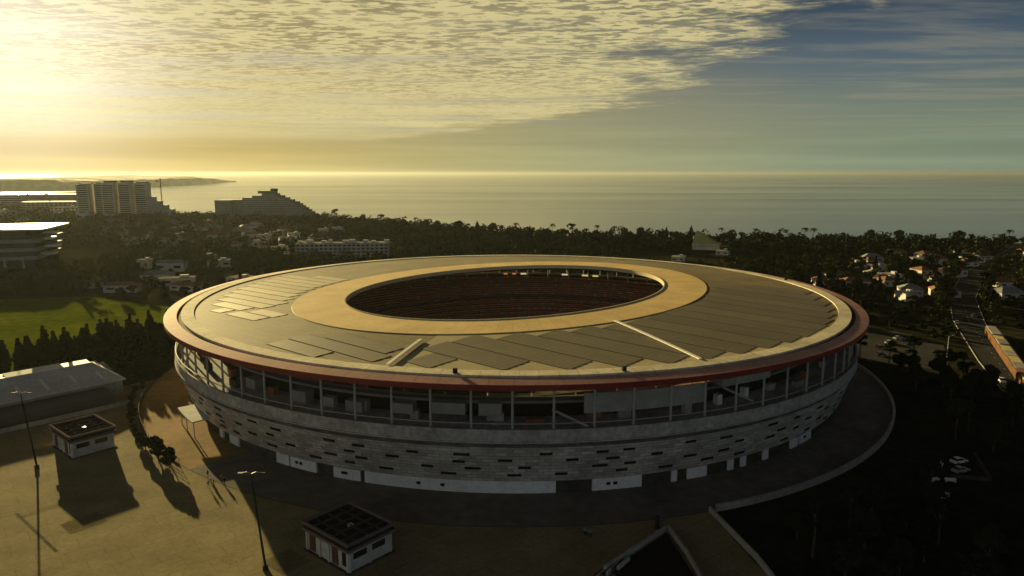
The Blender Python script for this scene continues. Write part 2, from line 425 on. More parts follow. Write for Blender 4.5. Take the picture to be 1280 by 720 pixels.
part(MB().lathe([(105.0, 15.7), (105.0, 19.0), (104.2, 19.05)]), 'concourse_wall', M['recess'])
part(MB().lathe([(114.6, 25.3), (115.3, 25.3), (115.3, 26.0), (114.6, 26.0)], closed_prof=True), 'ring_beam', M['steel_dark'])
# columns
for k in range(80):
    a = -90.6 + k * 4.5
    c = MB(); p = pol(115.0, a); c.tube([(p[0], p[1], 15.7), (p[0], p[1], 26.15)], [.32, .24], 8)
    part(c, 'column', M['steel'])
# windows in the tile band
rw = random.Random(3)
for row, z in enumerate((5.1, 7.0, 8.9, 10.8)):
    nrow = 25
    for k in range(nrow):
        a = -166 + (k + .5 * (row % 2) + rw.uniform(-.28, .28) + .25) * 152 / nrow
        zz = z + rw.uniform(-.35, .35)
        if rw.random() < .03: continue
        w = rw.choice((2.8, 3.2, 3.6)); da = math.degrees(w / 115.) / 2
        def rad(zq): return 113.2 + (zq - 3.45) / 9.05 * 3.0
        b = MB().lathe([(rad(zz) - .2, zz - .36), (rad(zz - .36) + .05, zz - .36), (rad(zz + .36) + .05, zz + .36), (rad(zz) - .2, zz + .36)], a - da, a + da, .6, closed_prof=True)
        part(b, 'slot_window', M['recess'])
# white panels on the ground floor
for a0, a1 in ((-122.5, -120.2), (-119.9, -115.6), (-113.0, -109.2), (-108.6, -85.6), (-81.3, -75.2), (-71.2, -70.5), (-69.0, -66.2), (-62.8, -61.9), (-60.6, -59.7), (-56.4, -55.4),
               (-50.2, -48.3), (-47.6, -44.2), (-133.5, -131.0), (-136.8, -135.6)):
    h = 3.1 if -110 < a0 < -70 else 2.7
    e = MB().lathe([(111.55, .05), (112.05, .05), (112.05, h), (111.55, h)], a0, a1, .8, closed_prof=True)
    pe = part(e, 'entrance_panel', M['white_panel'])
    span = a1 - a0
    for q in range(2 if span > 3 else 0):
        am = a0 + span * (.3 + .12 * q) + rw.uniform(-.3, .3)
        part(MB().lathe([(112.06, 1.2), (112.11, 1.2), (112.11, 1.9), (112.06, 1.9)], am - .25, am + .25, .3, closed_prof=True), 'ticket_window', M['glass_dark'], pe)
# rooms, screens and frames on the open concourse
for a0, a1, z0, z1, r in ((-131, -128.6, 15.7, 18.4, 109), (-121, -118.4, 15.7, 18.6, 109), (-112.0, -109.6, 15.7, 18.3, 109), (-105.4, -102.6, 17.0, 19.4, 110), (-100.3, -96.2, 17.6, 20.2, 110), (-94.6, -91.9, 17.5, 20.4, 110)):
    part(MB().lathe([(r - 3, z0), (r, z0), (r, z1), (r - 3, z1)], a0, a1, .8, closed_prof=True), 'concourse_room', mat('pale room wall', (.26, .25, .24), .8, .2, .3, .2))
part(MB().lathe([(111.6, 18.6), (112, 18.6), (112, 23.2), (111.6, 23.2)], -82.4, -66.8, .8, closed_prof=True), 'fascia_screen', mat('pale grey screen', (.30, .295, .28), .8, .12, .1, .2, dirt=.15))
part(MB().lathe([(108, 21.8), (112.6, 21.8), (112.6, 23.6), (108, 23.6)], -64.6, -56.4, .8, closed_prof=True), 'concourse_beam', M['concrete'])
part(MB().tube([pol(112.5, -64.5, 21.6), pol(113.5, -60, 17.2)], [.3, .3], 6), 'brace', M['steel'])
part(MB().tube([pol(113.5, -86.2, 20.2), pol(115.3, -82.4, 16.8)], [.28, .28], 6), 'brace', M['steel'])
part(MB().lathe([(108, 24.2), (108.3, 24.2), (108.3, 25.0), (108, 25.0)], -170, -10, 1.5, closed_prof=True), 'service_pipe', mat('grey green duct', (.13, .14, .12), .6, .1, .5))
part(MB().lathe([(109.4, 22.8), (109.6, 22.8), (109.6, 23.1), (109.4, 23.1)], -165, -88, 1.5, closed_prof=True), 'service_pipe', M['steel_dark'])
part(MB().lathe([(105.3, 19.6), (107.5, 19.6), (107.5, 20.2), (105.3, 20.2)], -175, -5, 1.5, closed_prof=True), 'gallery_slab', mat('grey gallery slab', (.16, .155, .15), .8, .15, .2))
rk = random.Random(17)
for k in range(26):
    a = -165 + k * 5.6 + rk.uniform(-1.5, 1.5); w_ = rk.uniform(.35, 1.1); z1 = 15.7 + rk.uniform(1.1, 2.6); r = rk.uniform(107.5, 111)
    part(MB().lathe([(r - 1.6, 15.72), (r, 15.72), (r, z1), (r - 1.6, z1)], a - w_, a + w_, .6, closed_prof=True), 'concourse_stall', M[rk.choice(('concrete', 'concrete_dark', 'white_panel', 'roof_tile', 'grey_wall'))])
# bowl of stands
NR = 26
def bowl():
    prof = []
    for k in range(NR):
        t0 = k / NR; z = 1.4 + 17.6 * (t0 ** 1.12)
        prof.append((t0, z)); prof.append(((k + 1) / NR, z))
    def rad(j, a):
        i = ell(62, 45, a); t = prof[j][0]; return i + (103.5 - i) * t
    mb = MB().lathe([(60 + 44 * t, z) for t, z in prof], 0, 360, 2.5, rad)
    return mb
part(bowl(), 'stand', M['seats'])
part(MB().lathe([(62, -.02), (62, 1.4)], 0, 360, 2.5, lambda j, a: ell(62, 45, a)), 'pitch_wall', M['concrete_dark'])
part(MB().add([(CX + ell(61.8, 44.8, a) * math.cos(R_(a)), CY + ell(61.8, 44.8, a) * math.sin(R_(a)), .1) for a in range(0, 360, 4)], [tuple(range(90))]), 'pitch', M['pitch'])
part(MB().lathe([(103.5, 19.1), (103.9, 19.1), (103.9, 20.1), (103.5, 20.1)], 0, 360, 2.5, closed_prof=True), 'stand_parapet', mat('brown grey parapet', (.20, .17, .14), .8, .15, .2))
part(MB().lathe([(86, 11.2), (86, 12.2)], 0, 360, 2.5, lambda j, a: ell(84, 74, a)), 'tier_wall', M['concrete_dark'])
# far lattice posts carrying the inner roof
for k in range(60):
    a = k * 6 + 2
    part(MB().tube([pol(100.5, a, 17.8), pol(97.5, a, 27.2)], [.28, .22], 6), 'roof_strut', mat('strut steel', (.42, .36, .28), .6, .1, .4) if k == 0 else bpy.data.materials['strut steel'])
for a, m_ in ((92.6, 'glow_orange'), (90.1, 'glow_orange'), (87.4, 'glow_white'), (75.4, 'glow_white'), (69.5, 'glow_yellow'), (66.4, 'glow_yellow')):
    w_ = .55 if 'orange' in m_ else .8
    part(MB().lathe([(102.6, 19.2), (103.2, 19.2), (103.2, 19.9), (102.6, 19.9)], a - w_, a + w_, .5, closed_prof=True), 'glow_box', M[m_])  # glowing boxes added for the bright daylight spots above the far stand

# roof
def deck_mesh():
    n = 240; m = 9; vs = []; fs = []; uvs = []
    for i in range(n):
        a = 360 * i / n
        for j in range(m):
            t = j / (m - 1); r = rt(a) + (110.5 - rt(a)) * t; vs.append((CX + r * math.cos(R_(a)), CY + r * math.sin(R_(a)), 28.9 - .9 * t))
    u = Vector((math.cos(R_(-40)), math.sin(R_(-40)))); v = Vector((-u.y, u.x))
    for i in range(n):
        for j in range(m - 1):
            f = (i * m + j, i * m + j + 1, ((i + 1) % n) * m + j + 1, ((i + 1) % n) * m + j); fs.append(f)
            uvs.append([(Vector(vs[q][:2]).dot(u), Vector(vs[q][:2]).dot(v)) for q in f])
    return MB().add(vs, fs, uvs)
deck = part(deck_mesh(), 'roof_deck', M['deck'])
part(MB().lathe([(1, 28.85), (1, 29.08), (1, 29.3)], 0, 360, 1.5, lambda j, a: (rt(a) + .35, rt(a) + .2, ro(a))[j]), 'membrane_ring', M['gold_ring'])
part(MB().lathe([(1, 29.3), (1, 29.52), (1, 29.52), (1, 28.0), (1, 28.0)], 0, 360, 1.5, lambda j, a: (ro(a) + .4, ro(a) + .3, ro(a) - .15, ro(a) - .15, ro(a) + .5)[j]), 'opening_rim', mat('dull cream rim', (.50, .43, .30), .85, .1, .3, 0))
part(MB().lathe([(1, 28.0), (1, 26.6), (118.7, 26.15)], 0, 360, 1.5, lambda j, a: (ro(a) + .2, ro(a) + 6, 118.7)[j]), 'roof_soffit', M['soffit'])
part(MB().lathe([(110.5, 28.0), (110.5, 28.3), (114.2, 28.2), (114.2, 27.4)]), 'gutter_walkway', M['walk'])
part(MB().lathe([(114.2, 27.5), (115.4, 27.5)]), 'gutter', M['recess'])
part(MB().lathe([(115.4, 27.5), (115.4, 27.95), (119.0, 27.5)]), 'rim_cap', M['rim'])
part(MB().lathe([(119.0, 27.5), (119.05, 27.45), (119.05, 26.2), (118.6, 26.15)]), 'red_fascia', M['red'])

# module fields on the deck: rectangles laid in strips across the long axis
U2 = Vector((math.cos(R_(-40)), math.sin(R_(-40)))); V2 = Vector((-U2.y, U2.x))
def allowed(x, y, lo, hi, rmax, gap):
    dx, dy = x - CX, y - CY; r = math.hypot(dx, dy); a = math.degrees(math.atan2(dy, dx))
    return r < rmax and r > rt(a) + gap and any(l_ <= q <= h_ for q in (a, a - 360, a + 360) for l_, h_ in ((lo, hi),))
def module_field(lo, hi, w, off, m, rmax=110.1, gap=.6, extra=None, minlen=6, gapw=.55, tilt=.13, trims=None):
    k0 = int(-112 / w) - 1
    for k in range(k0, -k0 + 1):
        v0 = k * w + off; v1 = v0 + w - gapw
        run = None
        for q in range(-115, 117):
            ok = all(allowed(CX + U2.x * q + V2.x * vv, CY + U2.y * q + V2.y * vv, lo, hi, rmax, gap) and (extra is None or extra(q, vv)) for vv in (v0, (v0 + v1) / 2, v1))
            if ok and run is None: run = q
            if (not ok) and run is not None:
                if q - 1 - run >= minlen: module_rect(run, q - 1, v0, v1, m, tilt)
                run = None
def module_rect(u0, u1, v0, v1, m, tilt):
    def P(u, v, dz):
        x = CX + U2.x * u + V2.x * v; y = CY + U2.y * u + V2.y * v; return (x, y, deck_z(x, y) + dz)
    nu = max(1, int((u1 - u0) / 5)); nr = max(1, int((v1 - v0) / 2.1)); vs = []; fs = []; uvs = []
    for j in range(nr):
        va = v0 + (v1 - v0) * j / nr; vb = v0 + (v1 - v0) * (j + 1) / nr - .12
        o = len(vs)
        for i in range(nu + 1):
            u = u0 + (u1 - u0) * i / nu
            vs += [P(u, va, .075), P(u, vb, .075 + tilt * .5), P(u, vb, .04), P(u, va, .04)]
        for i in range(nu):
            a = o + i * 4; b = a + 4
            ua = u0 + (u1 - u0) * i / nu; ub = u0 + (u1 - u0) * (i + 1) / nu
            for x in ((a, b, b + 1, a + 1), (a + 1, b + 1, b + 2, a + 2), (a + 3, b + 3, b, a)):
                fs.append(x)
            uvs += [[(ua, va), (ub, va), (ub, vb), (ua, vb)], [(0, 0)] * 4, [(0, 0)] * 4]
        fs += [(o, o + 1, o + 2, o + 3), (o + nu * 4 + 3, o + nu * 4 + 2, o + nu * 4 + 1, o + nu * 4)]; uvs += [[(0, 0)] * 4] * 2
    o_ = part(MB().add(vs, fs, uvs), 'module_strip', m)
    tv = [P(u, v, .03) for u, v in [(u0 + (u1 - u0) * i / nu, v) for v in (v0 - .28, v1 + .28) for i in range(nu + 1)]]
    MB().add(tv, [(i, i + 1, nu + 2 + i, nu + 1 + i) for i in range(nu)]).build('gap_shade_sheet', M['gap_shade'], o_)  # dark sheet below the strips, shade of the gaps put into its colour
MBp = MB().lathe([(1, 1), (1, 1)], -105, -36, 1, lambda j, a: (rt(a) + .4, 110.4)[j])
MBp.v = [(x, y, deck_z(x, y) + .02) for x, y, z in MBp.v]
part(MBp, 'pale_membrane', mat('pale roof membrane', (.40, .34, .21), .85, .12, .1, .05))
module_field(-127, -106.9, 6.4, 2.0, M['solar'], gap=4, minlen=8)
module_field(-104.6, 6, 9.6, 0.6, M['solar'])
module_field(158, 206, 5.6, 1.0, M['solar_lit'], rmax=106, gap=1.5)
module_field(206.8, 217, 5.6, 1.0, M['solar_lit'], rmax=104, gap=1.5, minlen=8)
for a0, r0, a1, r1 in ((-106.4, 88, -105.6, 110), (-65.2, 68, -67.0, 110)):
    n = 24; w = MB()
    for k in range(n):
        t = k / n; t2 = (k + .9) / n
        p = [pol(r0 + (r1 - r0) * q, a0 + (a1 - a0) * q) for q in (t, t2)]; d = (Vector(p[1]) - Vector(p[0])).normalized(); nn = Vector((-d.y, d.x, 0)) * .45
        zc = [deck_z(p[0][0], p[0][1]), deck_z(p[1][0], p[1][1])]
        w.add([Vector((p[0][0], p[0][1], zc[0] + h)) + s_ * nn for h in (.28, .55) for s_ in (-1, 1)] + [Vector((p[1][0], p[1][1], zc[1] + h)) + s_ * nn for h in (.28, .55) for s_ in (-1, 1)],
              [(2, 3, 7, 6), (0, 2, 6, 4), (1, 5, 7, 3), (0, 1, 3, 2), (4, 6, 7, 5)])
    part(w, 'roof_walkway', M['white_trim'])
for a in (-97, -78, 12):
    p = pol(113, a, 28.25)
    part(MB().box((p[0], p[1], 28.75), (.9, .9, 1.0), R_(a)), 'roof_vent', M['steel_dark'])
# entrance canopy on the sunlit side
cn = MB().lathe([(112.0, 4.7), (118.3, 4.5), (118.3, 4.85), (112.0, 5.05)], -145.5, -138.0, 1, closed_prof=True)
cp = part(cn, 'entrance_canopy', M['white_wall'])
for a in (-145, -141.8, -138.5): part(MB().tube([pol(117.6, a, 0.03), pol(117.6, a, 4.55)], [.14, .14], 6), 'post', M['steel'], cp)

# perimeter walls of the apron
w = tag(MB().lathe([(127.4, -.04), (127.9, -.04), (127.9, 1.25), (128.05, 1.25), (128.05, 1.4), (127.25, 1.4), (127.25, 1.25), (127.4, 1.25)], -70.6, 12, 1, closed_prof=True).build('perimeter_wall', M['concrete']),
        'long curved pale parapet wall round the dark apron on the right of the stadium', 'wall')
fe = thing('railing_fence', 'curved dark railing between the tan plaza and the stadium apron on the left', 'fence', (0, 0, 0))
MB().lathe([(127.5, 0), (127.7, 0), (127.7, .35), (127.5, .35)], -200, -131, 1, closed_prof=True).build('base_kerb', M['concrete_dark'], fe)
rl = MB()
for z in (.9, 1.4, 1.9): rl.lathe([(127.57, z), (127.63, z), (127.63, z + .06), (127.57, z + .06)], -200, -131, 1.2, closed_prof=True)
rl.build('rail', M['steel_dark'], fe)
for k in range(47): MB().tube([pol(127.6, -200 + k * 1.5, .3), pol(127.6, -200 + k * 1.5, 2.0)], [.05, .05], 5).build('post', M['steel_dark'], fe)

# ------------------------------------------------------------------ gate pavilions on the plaza
def pavilion(loc, label, lit):
    t = thing('gate_pavilion', label, 'pavilion', loc, R_(-40), 'flat roofed gate pavilions on the plaza')
    hx, hy = 7.2, 5.6
    fr = MB(); T = .45
    # a frame of pale cornice round a sunken coffered roof
    for (cx, cy, sx, sy) in ((0, -hy + T / 2, 2 * hx, T), (0, hy - T / 2, 2 * hx, T), (-hx + T / 2, 0, T, 2 * hy - 2 * T), (hx - T / 2, 0, T, 2 * hy - 2 * T)):
        fr.box((cx, cy, 5.75), (sx, sy, .5))
    fr.build('cornice', mat('pavilion cornice', (.15, .12, .12), .9, .12, .4, .0) if 'pavilion cornice' not in bpy.data.materials else bpy.data.materials['pavilion cornice'], t)
    f2 = MB()
    for (cx, cy, sx, sy) in ((0, -hy + .65, 2 * hx - .6, .5), (0, hy - .65, 2 * hx - .6, .5), (-hx + .65, 0, .5, 2 * hy - 1.8), (hx - .65, 0, .5, 2 * hy - 1.8)):
        f2.box((cx, cy, 5.10), (sx, sy, .78))
    f2.build('dark_band', M['recess'], t)
    f3 = MB()
    for (cx, cy, sx, sy) in ((0, -hy + .3, 2 * hx - .1, .5), (0, hy - .3, 2 * hx - .1, .5), (-hx + .3, 0, .5, 2 * hy - 1.1), (hx - .3, 0, .5, 2 * hy - 1.1)):
        f3.box((cx, cy, 4.45), (sx, sy, .5))
    f3.build('lower_cornice', bpy.data.materials['pavilion cornice'], t)
    MB().box((0, 0, 4.9), (2 * hx - 1.0, 2 * hy - 1.0, .24)).build('roof', mat('roof felt', (.014, .012, .012), .95, .2, .5, .05) if 'roof felt' not in bpy.data.materials else bpy.data.materials['roof felt'], t)
    for k in range(1, 5): MB().box((-hx + k * 2 * hx / 5, 0, 5.45), (.20, 2 * hy - .9, .5)).build('roof_beam', M['concrete_dark'], t)
    for k in range(1, 4):
        for q in range(5): MB().box((-hx + (q + .5) * 2 * hx / 5, -hy + k * 2 * hy / 4, 5.40), (2 * hx / 5 - .24, .20, .4)).build('cross_beam', M['concrete_dark'], t)
    MB().box((.4, .2, 5.3), (1.0, .8, .55)).build('roof_unit', M['steel'], t)
    w = MB().box((0, 0, 2.1), (2 * hx - 1.4, 2 * hy - 1.4, 4.2)); wo = w.build('wall', M['white_wall'], t)
    MB().box((0, 0, .1), (2 * hx - .3, 2 * hy - .3, .2)).build('plinth', M['concrete_dark'], t)
    wx, wy = hx - .7, hy - .7
    for x in (-4.6, 2.4): MB().box((x, -wy - .03, 2.1), (1.9, .1, 3.4)).build('door', mat('brown door', (.09, .035, .03), .7, .2, 1) if 'brown door' not in bpy.data.materials else bpy.data.materials['brown door'], t)
    for x in (5.3,): MB().box((x, -wy - .03, 2.3), (1.5, .1, 2.6)).build('window', M['glass_dark'], t)
    for y in (-2.4, 1.9): MB().box((wx + .03, y, 2.9), (.1, 3.0, 1.2)).build('window', M['glass_dark'], t)
    for x in (-wx + .2, -2.2, .6, wx - .2): MB().box((x, -wy - .12, 2.1), (.45, .3, 4.2)).build('pier', M['white_wall'], t)
    for y in (-wy + .2, -.2, wy - .2): MB().box((wx + .1, y, 2.1), (.3, .45, 4.2)).build('pier', M['white_wall'], t)
    return t
pavilion((-113.0, 177.6, 0), 'flat roofed pavilion on the sunlit plaza casting a long dark shadow', True)
pavilion((-31.2, 125.6, 0), 'white walled pavilion with coffered black roof standing in the stadium shadow', False)

# lamp posts
def lamp_post(loc, label, h, lean):
    t = thing('lamp_post', label, 'lamp post', loc, 0, 'tall two armed plaza lamp posts')
    top = Vector((lean, 0, h))
    MB().tube([(0, 0, 0.0), (0, 0, .9)], [.55, .5], 8).build('base', M['steel_dark'], t)
    MB().tube([(0, 0, .9), top * .5, top], [.24, .19, .12], 8).build('pole', M['steel_dark'], t)
    for s_ in (-1, 1):
        a = MB().tube([top, top + Vector((s_ * .8, .1, .35)), top + Vector((s_ * 1.7, .2, .15))], [.07, .06, .05], 6).build('arm', M['steel'], t)
        MB().box(tuple(top + Vector((s_ * 2.0, .22, .08))), (.9, .38, .16)).build('lamp_head', M['car_white'] if s_ < 0 and loc[0] > -90 else M['steel_dark'], a)
lamp_post((-116.6, 164.0, 0), 'tall dark lamp post beside the sunlit pavilion on the left', 19, -1.9)
lamp_post((-45.0, 119.0, 0), 'tall dark lamp post with pale arms at the shadow edge beside the coffered pavilion', 18.5, -1.5)

# ------------------------------------------------------------------ long shed and left structures
def shed():
    t = thing('long_shed', 'long low hall with grey sheet roof and pale skylight strips', 'hall', (0, 0, 0))
    e = Vector((-.66, -.75, 0)).normalized(); nrm = Vector((-.75, .66, 0)).normalized()
    o = Vector((-127.6, 223.5, 0)); L_ = 75; wd = 26
    def P(a, b, z): p = o + e * a + nrm * b; return (p.x, p.y, z)
    MB().add([P(0, 0, 0), P(L_, 0, 0), P(L_, wd, 0), P(0, wd, 0), P(0, 0, 5.0), P(L_, 0, 5.0), P(L_, wd, 5.0), P(0, wd, 5.0), P(0, wd * .62, 8.0), P(L_, wd * .62, 8.0)],
             [(0, 1, 5, 4), (2, 3, 7, 6), (1, 2, 6, 9, 5), (3, 0, 4, 8, 7)]).build('wall', M['grey_wall'], t)
    MB().add([P(-.8, -.8, 5.0), P(L_, -.8, 5.0), P(L_, wd * .62, 8.4), P(3.5, wd * .62, 8.4), P(L_, wd + .5, 6.2), P(-.8, wd + .5, 6.2), P(-.8, -.8, 4.6), P(L_, -.8, 4.6), P(-.8, wd + .5, 5.8), P(L_, wd + .5, 5.8)],
             [(0, 1, 2, 3), (3, 2, 4, 5), (0, 3, 5), (6, 7, 1, 0), (6, 0, 5, 8), (5, 4, 9, 8)]).build('roof', mat('grey ribbed sheet', (.58, .59, .60), .75, .15, .12, .2, dirt=.2), t)
    for k in range(9):
        a0 = 4 + k * 8; a1 = a0 + 7.9; h_ = .5 + .35 * ((k * 5) % 3); m0 = wd * .62
        MB().add([P(a0, m0 - .6, 8.2), P(a1, m0 - .6, 8.2), P(a1, m0 + 3.5, 7.6), P(a0, m0 + 3.5, 7.6), P(a0, m0 - .4, 8.45), P(a1, m0 - .4, 8.45), P(a1, m0 + 3.5, 8.65 + h_ * .4), P(a0, m0 + 3.5, 8.65 + h_ * .4)],
                 [(0, 1, 5, 4), (1, 2, 6, 5), (2, 3, 7, 6), (3, 0, 4, 7), (4, 5, 6, 7)]).build('ridge_vent', M['white_trim'], t)
    for k, a in enumerate((4.5, 12, 20, 27, 35, 43, 51, 60)):
        b0, b1 = 2.0 + (k % 2) * 1.5, 8.5 + (k % 3)
        def Z(b): return 5.0 + (b + .8) / (wd * .62 + .8) * 3.4
        MB().add([P(a, b0, Z(b0) + .05), P(a + .8, b0, Z(b0) + .05), P(a + .8, b1, Z(b1) + .05), P(a, b1, Z(b1) + .05)], [(0, 1, 2, 3)]).build('skylight', M['white_trim'], t)
    MB().add([P(6, -9, 0), P(L_, -9, 0), P(L_, -.1, 0), P(6, -.1, 0), P(6, -9, 3.2), P(L_, -9, 3.2), P(L_, -.1, 3.6), P(6, -.1, 3.6)], [(0, 1, 5, 4), (4, 5, 6, 7), (3, 0, 4, 7)]).build('annex', mat('dark annex roof', (.09, .09, .085), .8, .2, .1, .2), t)
    return P
P_ = shed()
wl = MB()
a, b = P_(2, -13, 0), P_(75, -13, 0)
wl.add([(a[0], a[1], 0), (b[0], b[1], 0), (b[0] + .3, b[1] - .2, 0), (a[0] + .3, a[1] - .2, 0), (a[0], a[1], 1.3), (b[0], b[1], 1.3), (b[0] + .3, b[1] - .2, 1.3), (a[0] + .3, a[1] - .2, 1.3)],
       [(0, 1, 5, 4), (4, 5, 6, 7), (2, 3, 7, 6), (3, 0, 4, 7), (1, 2, 6, 5)])
tag(wl.build('boundary_wall', M['concrete']), 'low straight grey wall along the front of the long grey hall', 'wall')

def grandstand():
    t = thing('sports_hall', 'large banded building with a bright white flat roof at the left edge', 'building', (0, 0, 0))
    d = Vector((.62, .78, 0)).normalized()
    rz = R_(18); c = Vector((-426, 548, 0))
    MB().box((c.x, c.y, 12.5), (110, 62, 25), rz).build('wall', M['concrete_dark'], t)
    MB().box((c.x, c.y, 29.2), (128, 70, 1.2), rz).build('roof', M['white_trim'], t)
    MB().box((c.x, c.y, 26.8), (100, 56, 3.6), rz).build('attic', mat('brown attic wall', (.10, .07, .06), .8, .2, .2), t)
    for k, z in enumerate((7.5, 14.0, 20.5)):
        MB().box((c.x, c.y, z), (114 + 2 * k, 66 + 2 * k, 2.6), rz).build('floor_band', mat('blue grey band', (.24, .24, .26), .8, .15, .2) if k == 0 else bpy.data.materials['blue grey band'], t)
    for k in range(9):
        x = -48 + k * 12; p = (c.x + x * math.cos(rz) + 33.5 * math.sin(rz), c.y + x * math.sin(rz) - 33.5 * math.cos(rz))
        MB().box((p[0], p[1], 4), (1.2, 1.2, 8), rz).build('pillar', M['concrete'], t)
    for k, z in enumerate((9, 15, 21, 25.5)):
        x = 60 + (k % 2) * 3
        MB().box((c.x + x * math.cos(rz) + 12 * math.sin(rz), c.y + x * math.sin(rz) - 12 * math.cos(rz), z), (9, 12, 1.5), rz).build('balcony', M['white_trim'], t)
grandstand()

# ------------------------------------------------------------------ distant buildings
def windows_grid(parent, p0, dirv, length, z0, nfl, fh, nbay, ww=.6, depth=.25, m='recess'):
    """one ribbon window per storey"""
    nrm = Vector((dirv.y, -dirv.x, 0))
    for f in range(nfl):
        c = Vector(p0) + dirv * (length * .5) + nrm * .12
        MB().box((c.x, c.y, z0 + f * fh + fh * .5), (length * .92, depth, fh * .5), math.atan2(dirv.y, dirv.x)).build('ribbon_window', M[m], parent)

def tower_hotel():
    t = thing('hotel_tower', 'tall pale slab hotel of five staggered bays rising above the trees', 'hotel', (0, 0, 0))
    d = Vector((.985, .17, 0)).normalized(); base = Vector((-666, 1105, 0)); rz = math.atan2(d.y, d.x)
    hs = [54, 55.5, 57, 57, 56]; w = 18.6
    for k in range(5):
        c = base + d * (w * (k + .5)) + Vector((0, (-9, 3, -12, -2, 7)[k], 0))
        MB().box((c.x, c.y, hs[k] / 2), (w - 1.2, 24, hs[k]), rz).build('tower_bay', M['cream_wall'], t)
        p0 = c - d * (w / 2 - 1.5) + Vector((d.y, -d.x, 0)) * 12
        windows_grid(t, p0, d, w - 3, 4, 15, 3.3, 4, .7)
        rc = c + Vector((0, 2, 0))
        MB().box((rc.x, rc.y, hs[k] + (1.5 if k in (2, 3) else .9)), (w - 4, 14, (3. if k in (2, 3) else 1.8)), rz).build('roof_block', mat('dark plant room', (.08, .075, .07), .8, .2, .2) if 'dark plant room' not in bpy.data.materials else bpy.data.materials['dark plant room'], t)
    for k in range(5):
        c = base + d * (5 * w + 5 + 9 * k) + Vector((0, 2, 0)); h = 34 - 6.5 * k
        MB().box((c.x, c.y, h / 2), (9.4, 22, h), rz).build('stepped_wing', M['grey_wall'], t)
tower_hotel()

def pyramid_hotel():
    t = thing('stepped_hotel', 'dark grey stepped hotel with sloping sides standing on the shore', 'hotel', (0, 0, 0))
    base = Vector((-446, 1085, 0)); d = Vector((1, .06, 0)).normalized(); rz = math.atan2(d.y, d.x)
    nf = 13
    m1 = mat('grey hotel wall', (.22, .215, .195), .8, .2, .05, .2, dirt=.2); m2 = mat('hotel balconies', (.34, .33, .30), .8, .2, .1, .2)  # plain grey walls and paler balconies
    for f in range(nf):
        z = f * 3.1; q = f / (nf - 1)
        x1 = 152 - 36 * min(1, q / .66) - max(0, q - .66) * 90; x0 = 0 if q < .62 else (q - .62) * 170; y0 = 16 * q
        c = base + d * ((x0 + x1) / 2) + Vector((0, y0 / 2, 0))
        fl = MB().box((c.x, c.y, z + 1.55), (x1 - x0, 44 - y0, 3.08), rz).build('storey', m1, t)
        p0 = c - d * ((x1 - x0) / 2 - 1) + Vector((d.y, -d.x, 0)) * ((44 - y0) / 2)
        cc = p0 + d * ((x1 - x0 - 2) * .5) + Vector((d.y, -d.x, 0)) * .7
        MB().box((cc.x, cc.y, z + .7), (x1 - x0 - 3, 1.4, .9), rz).build('balcony', m2, fl)
    c = base + d * 76
    MB().box((c.x - 6, c.y + 8, 42.2), (26, 14, 4), rz).build('roof_block', m1, t)
    MB().box((c.x + 4, c.y + 8, 45.4), (9, 9, 4.2), rz).build('roof_block', M['concrete_dark'], t)
    c = base + d * 12
    MB().box((c.x, c.y, 17.5), (24, 45, 27), rz).build('end_block', m1, t)
pyramid_hotel()

def slab_block(name, label, cx, cy, w, dp, h, rz, wall, roofm, nfl, nb, group=None, cat='building', bumps=0, seed=0):
    t = thing(name, label, cat, (cx, cy, 0), rz, group)
    MB().box((0, 0, h / 2), (w, dp, h)).build('wall', M[wall], t)
    MB().box((0, 0, h + .25), (w + .8, dp + .8, .5)).build('roof', M[roofm], t)
    fh = h / nfl
    for f in range(nfl):
        if nb * nfl > 100: MB().box((0, -dp / 2 - .06, f * fh + fh * .52), (w - 2, .3, fh * .45)).build('ribbon_window', M['recess'], t); continue
        for k in range(nb): MB().box((-w / 2 + w * (k + .5) / nb, -dp / 2 - .06, f * fh + fh * .52), (w / nb * .66, .3, fh * .52)).build('window', M['recess'], t)
    if cat == 'apartment block':
        for f in range(1, nfl): MB().box((0, -dp / 2 - .8, f * fh), (w, 1.7, .5)).build('balcony', M['white_wall'], t)
    rr = random.Random(seed)
    for k in range(bumps):
        MB().box((-w / 2 + w * (k + rr.uniform(.2, .8)) / bumps, rr.uniform(-3, 3), h + 1.4), (rr.uniform(2, 6), 4, rr.uniform(1.5, 3.6))).build('roof_block', M['white_wall'], t)
    return t
slab_block('apartment_block', 'long white apartment block with rows of balconies just behind the roof', -146, 610, 78, 16, 11.5, R_(5), 'white_wall', 'roof_pale', 4, 20, None, 'apartment block', 9, 4)
slab_block('pale_office', 'pale square office block on the far left beyond the white flat roof', -1010, 1330, 60, 40, 30, R_(15), 'white_wall', 'roof_pale', 8, 9, None, 'building', 2, 1)
slab_block('long_block', 'long low hazy block between the far left office and the tower hotel', -800, 1290, 150, 30, 20, R_(10), 'grey_wall', 'roof_grey', 5, 20, None, 'building', 3, 2)
slab_block('hill_block', 'wide hazy block on the rise at the left horizon', -960, 1480, 220, 40, 27, R_(12), 'grey_wall', 'roof_grey', 6, 26, None, 'building', 5, 3)
slab_block('shore_block', 'small hazy block beside the foot of the tower hotel', -735, 1180, 50, 24, 15, R_(10), 'cream_wall', 'roof_pale', 4, 8, None, 'building', 1, 5)
def crane():
    t = thing('tower_crane', 'thin tower crane beside the tall pale hotel', 'crane', (-640, 1300, 0))
    MB().tube([(0, 0, 0), (0, 0, 62)], [.9, .8], 4).build('mast', M['steel_dark'], t)
    MB().tube([(-10, 4, 58), (14, -6, 50)], [.6, .35], 4).build('jib', mat('red crane paint', (.3, .06, .04), .6, .1, .5), t)
    MB().box((-9, 3.6, 56.5), (3, 2.5, 2.5)).build('counterweight', M['concrete'], t)
crane()

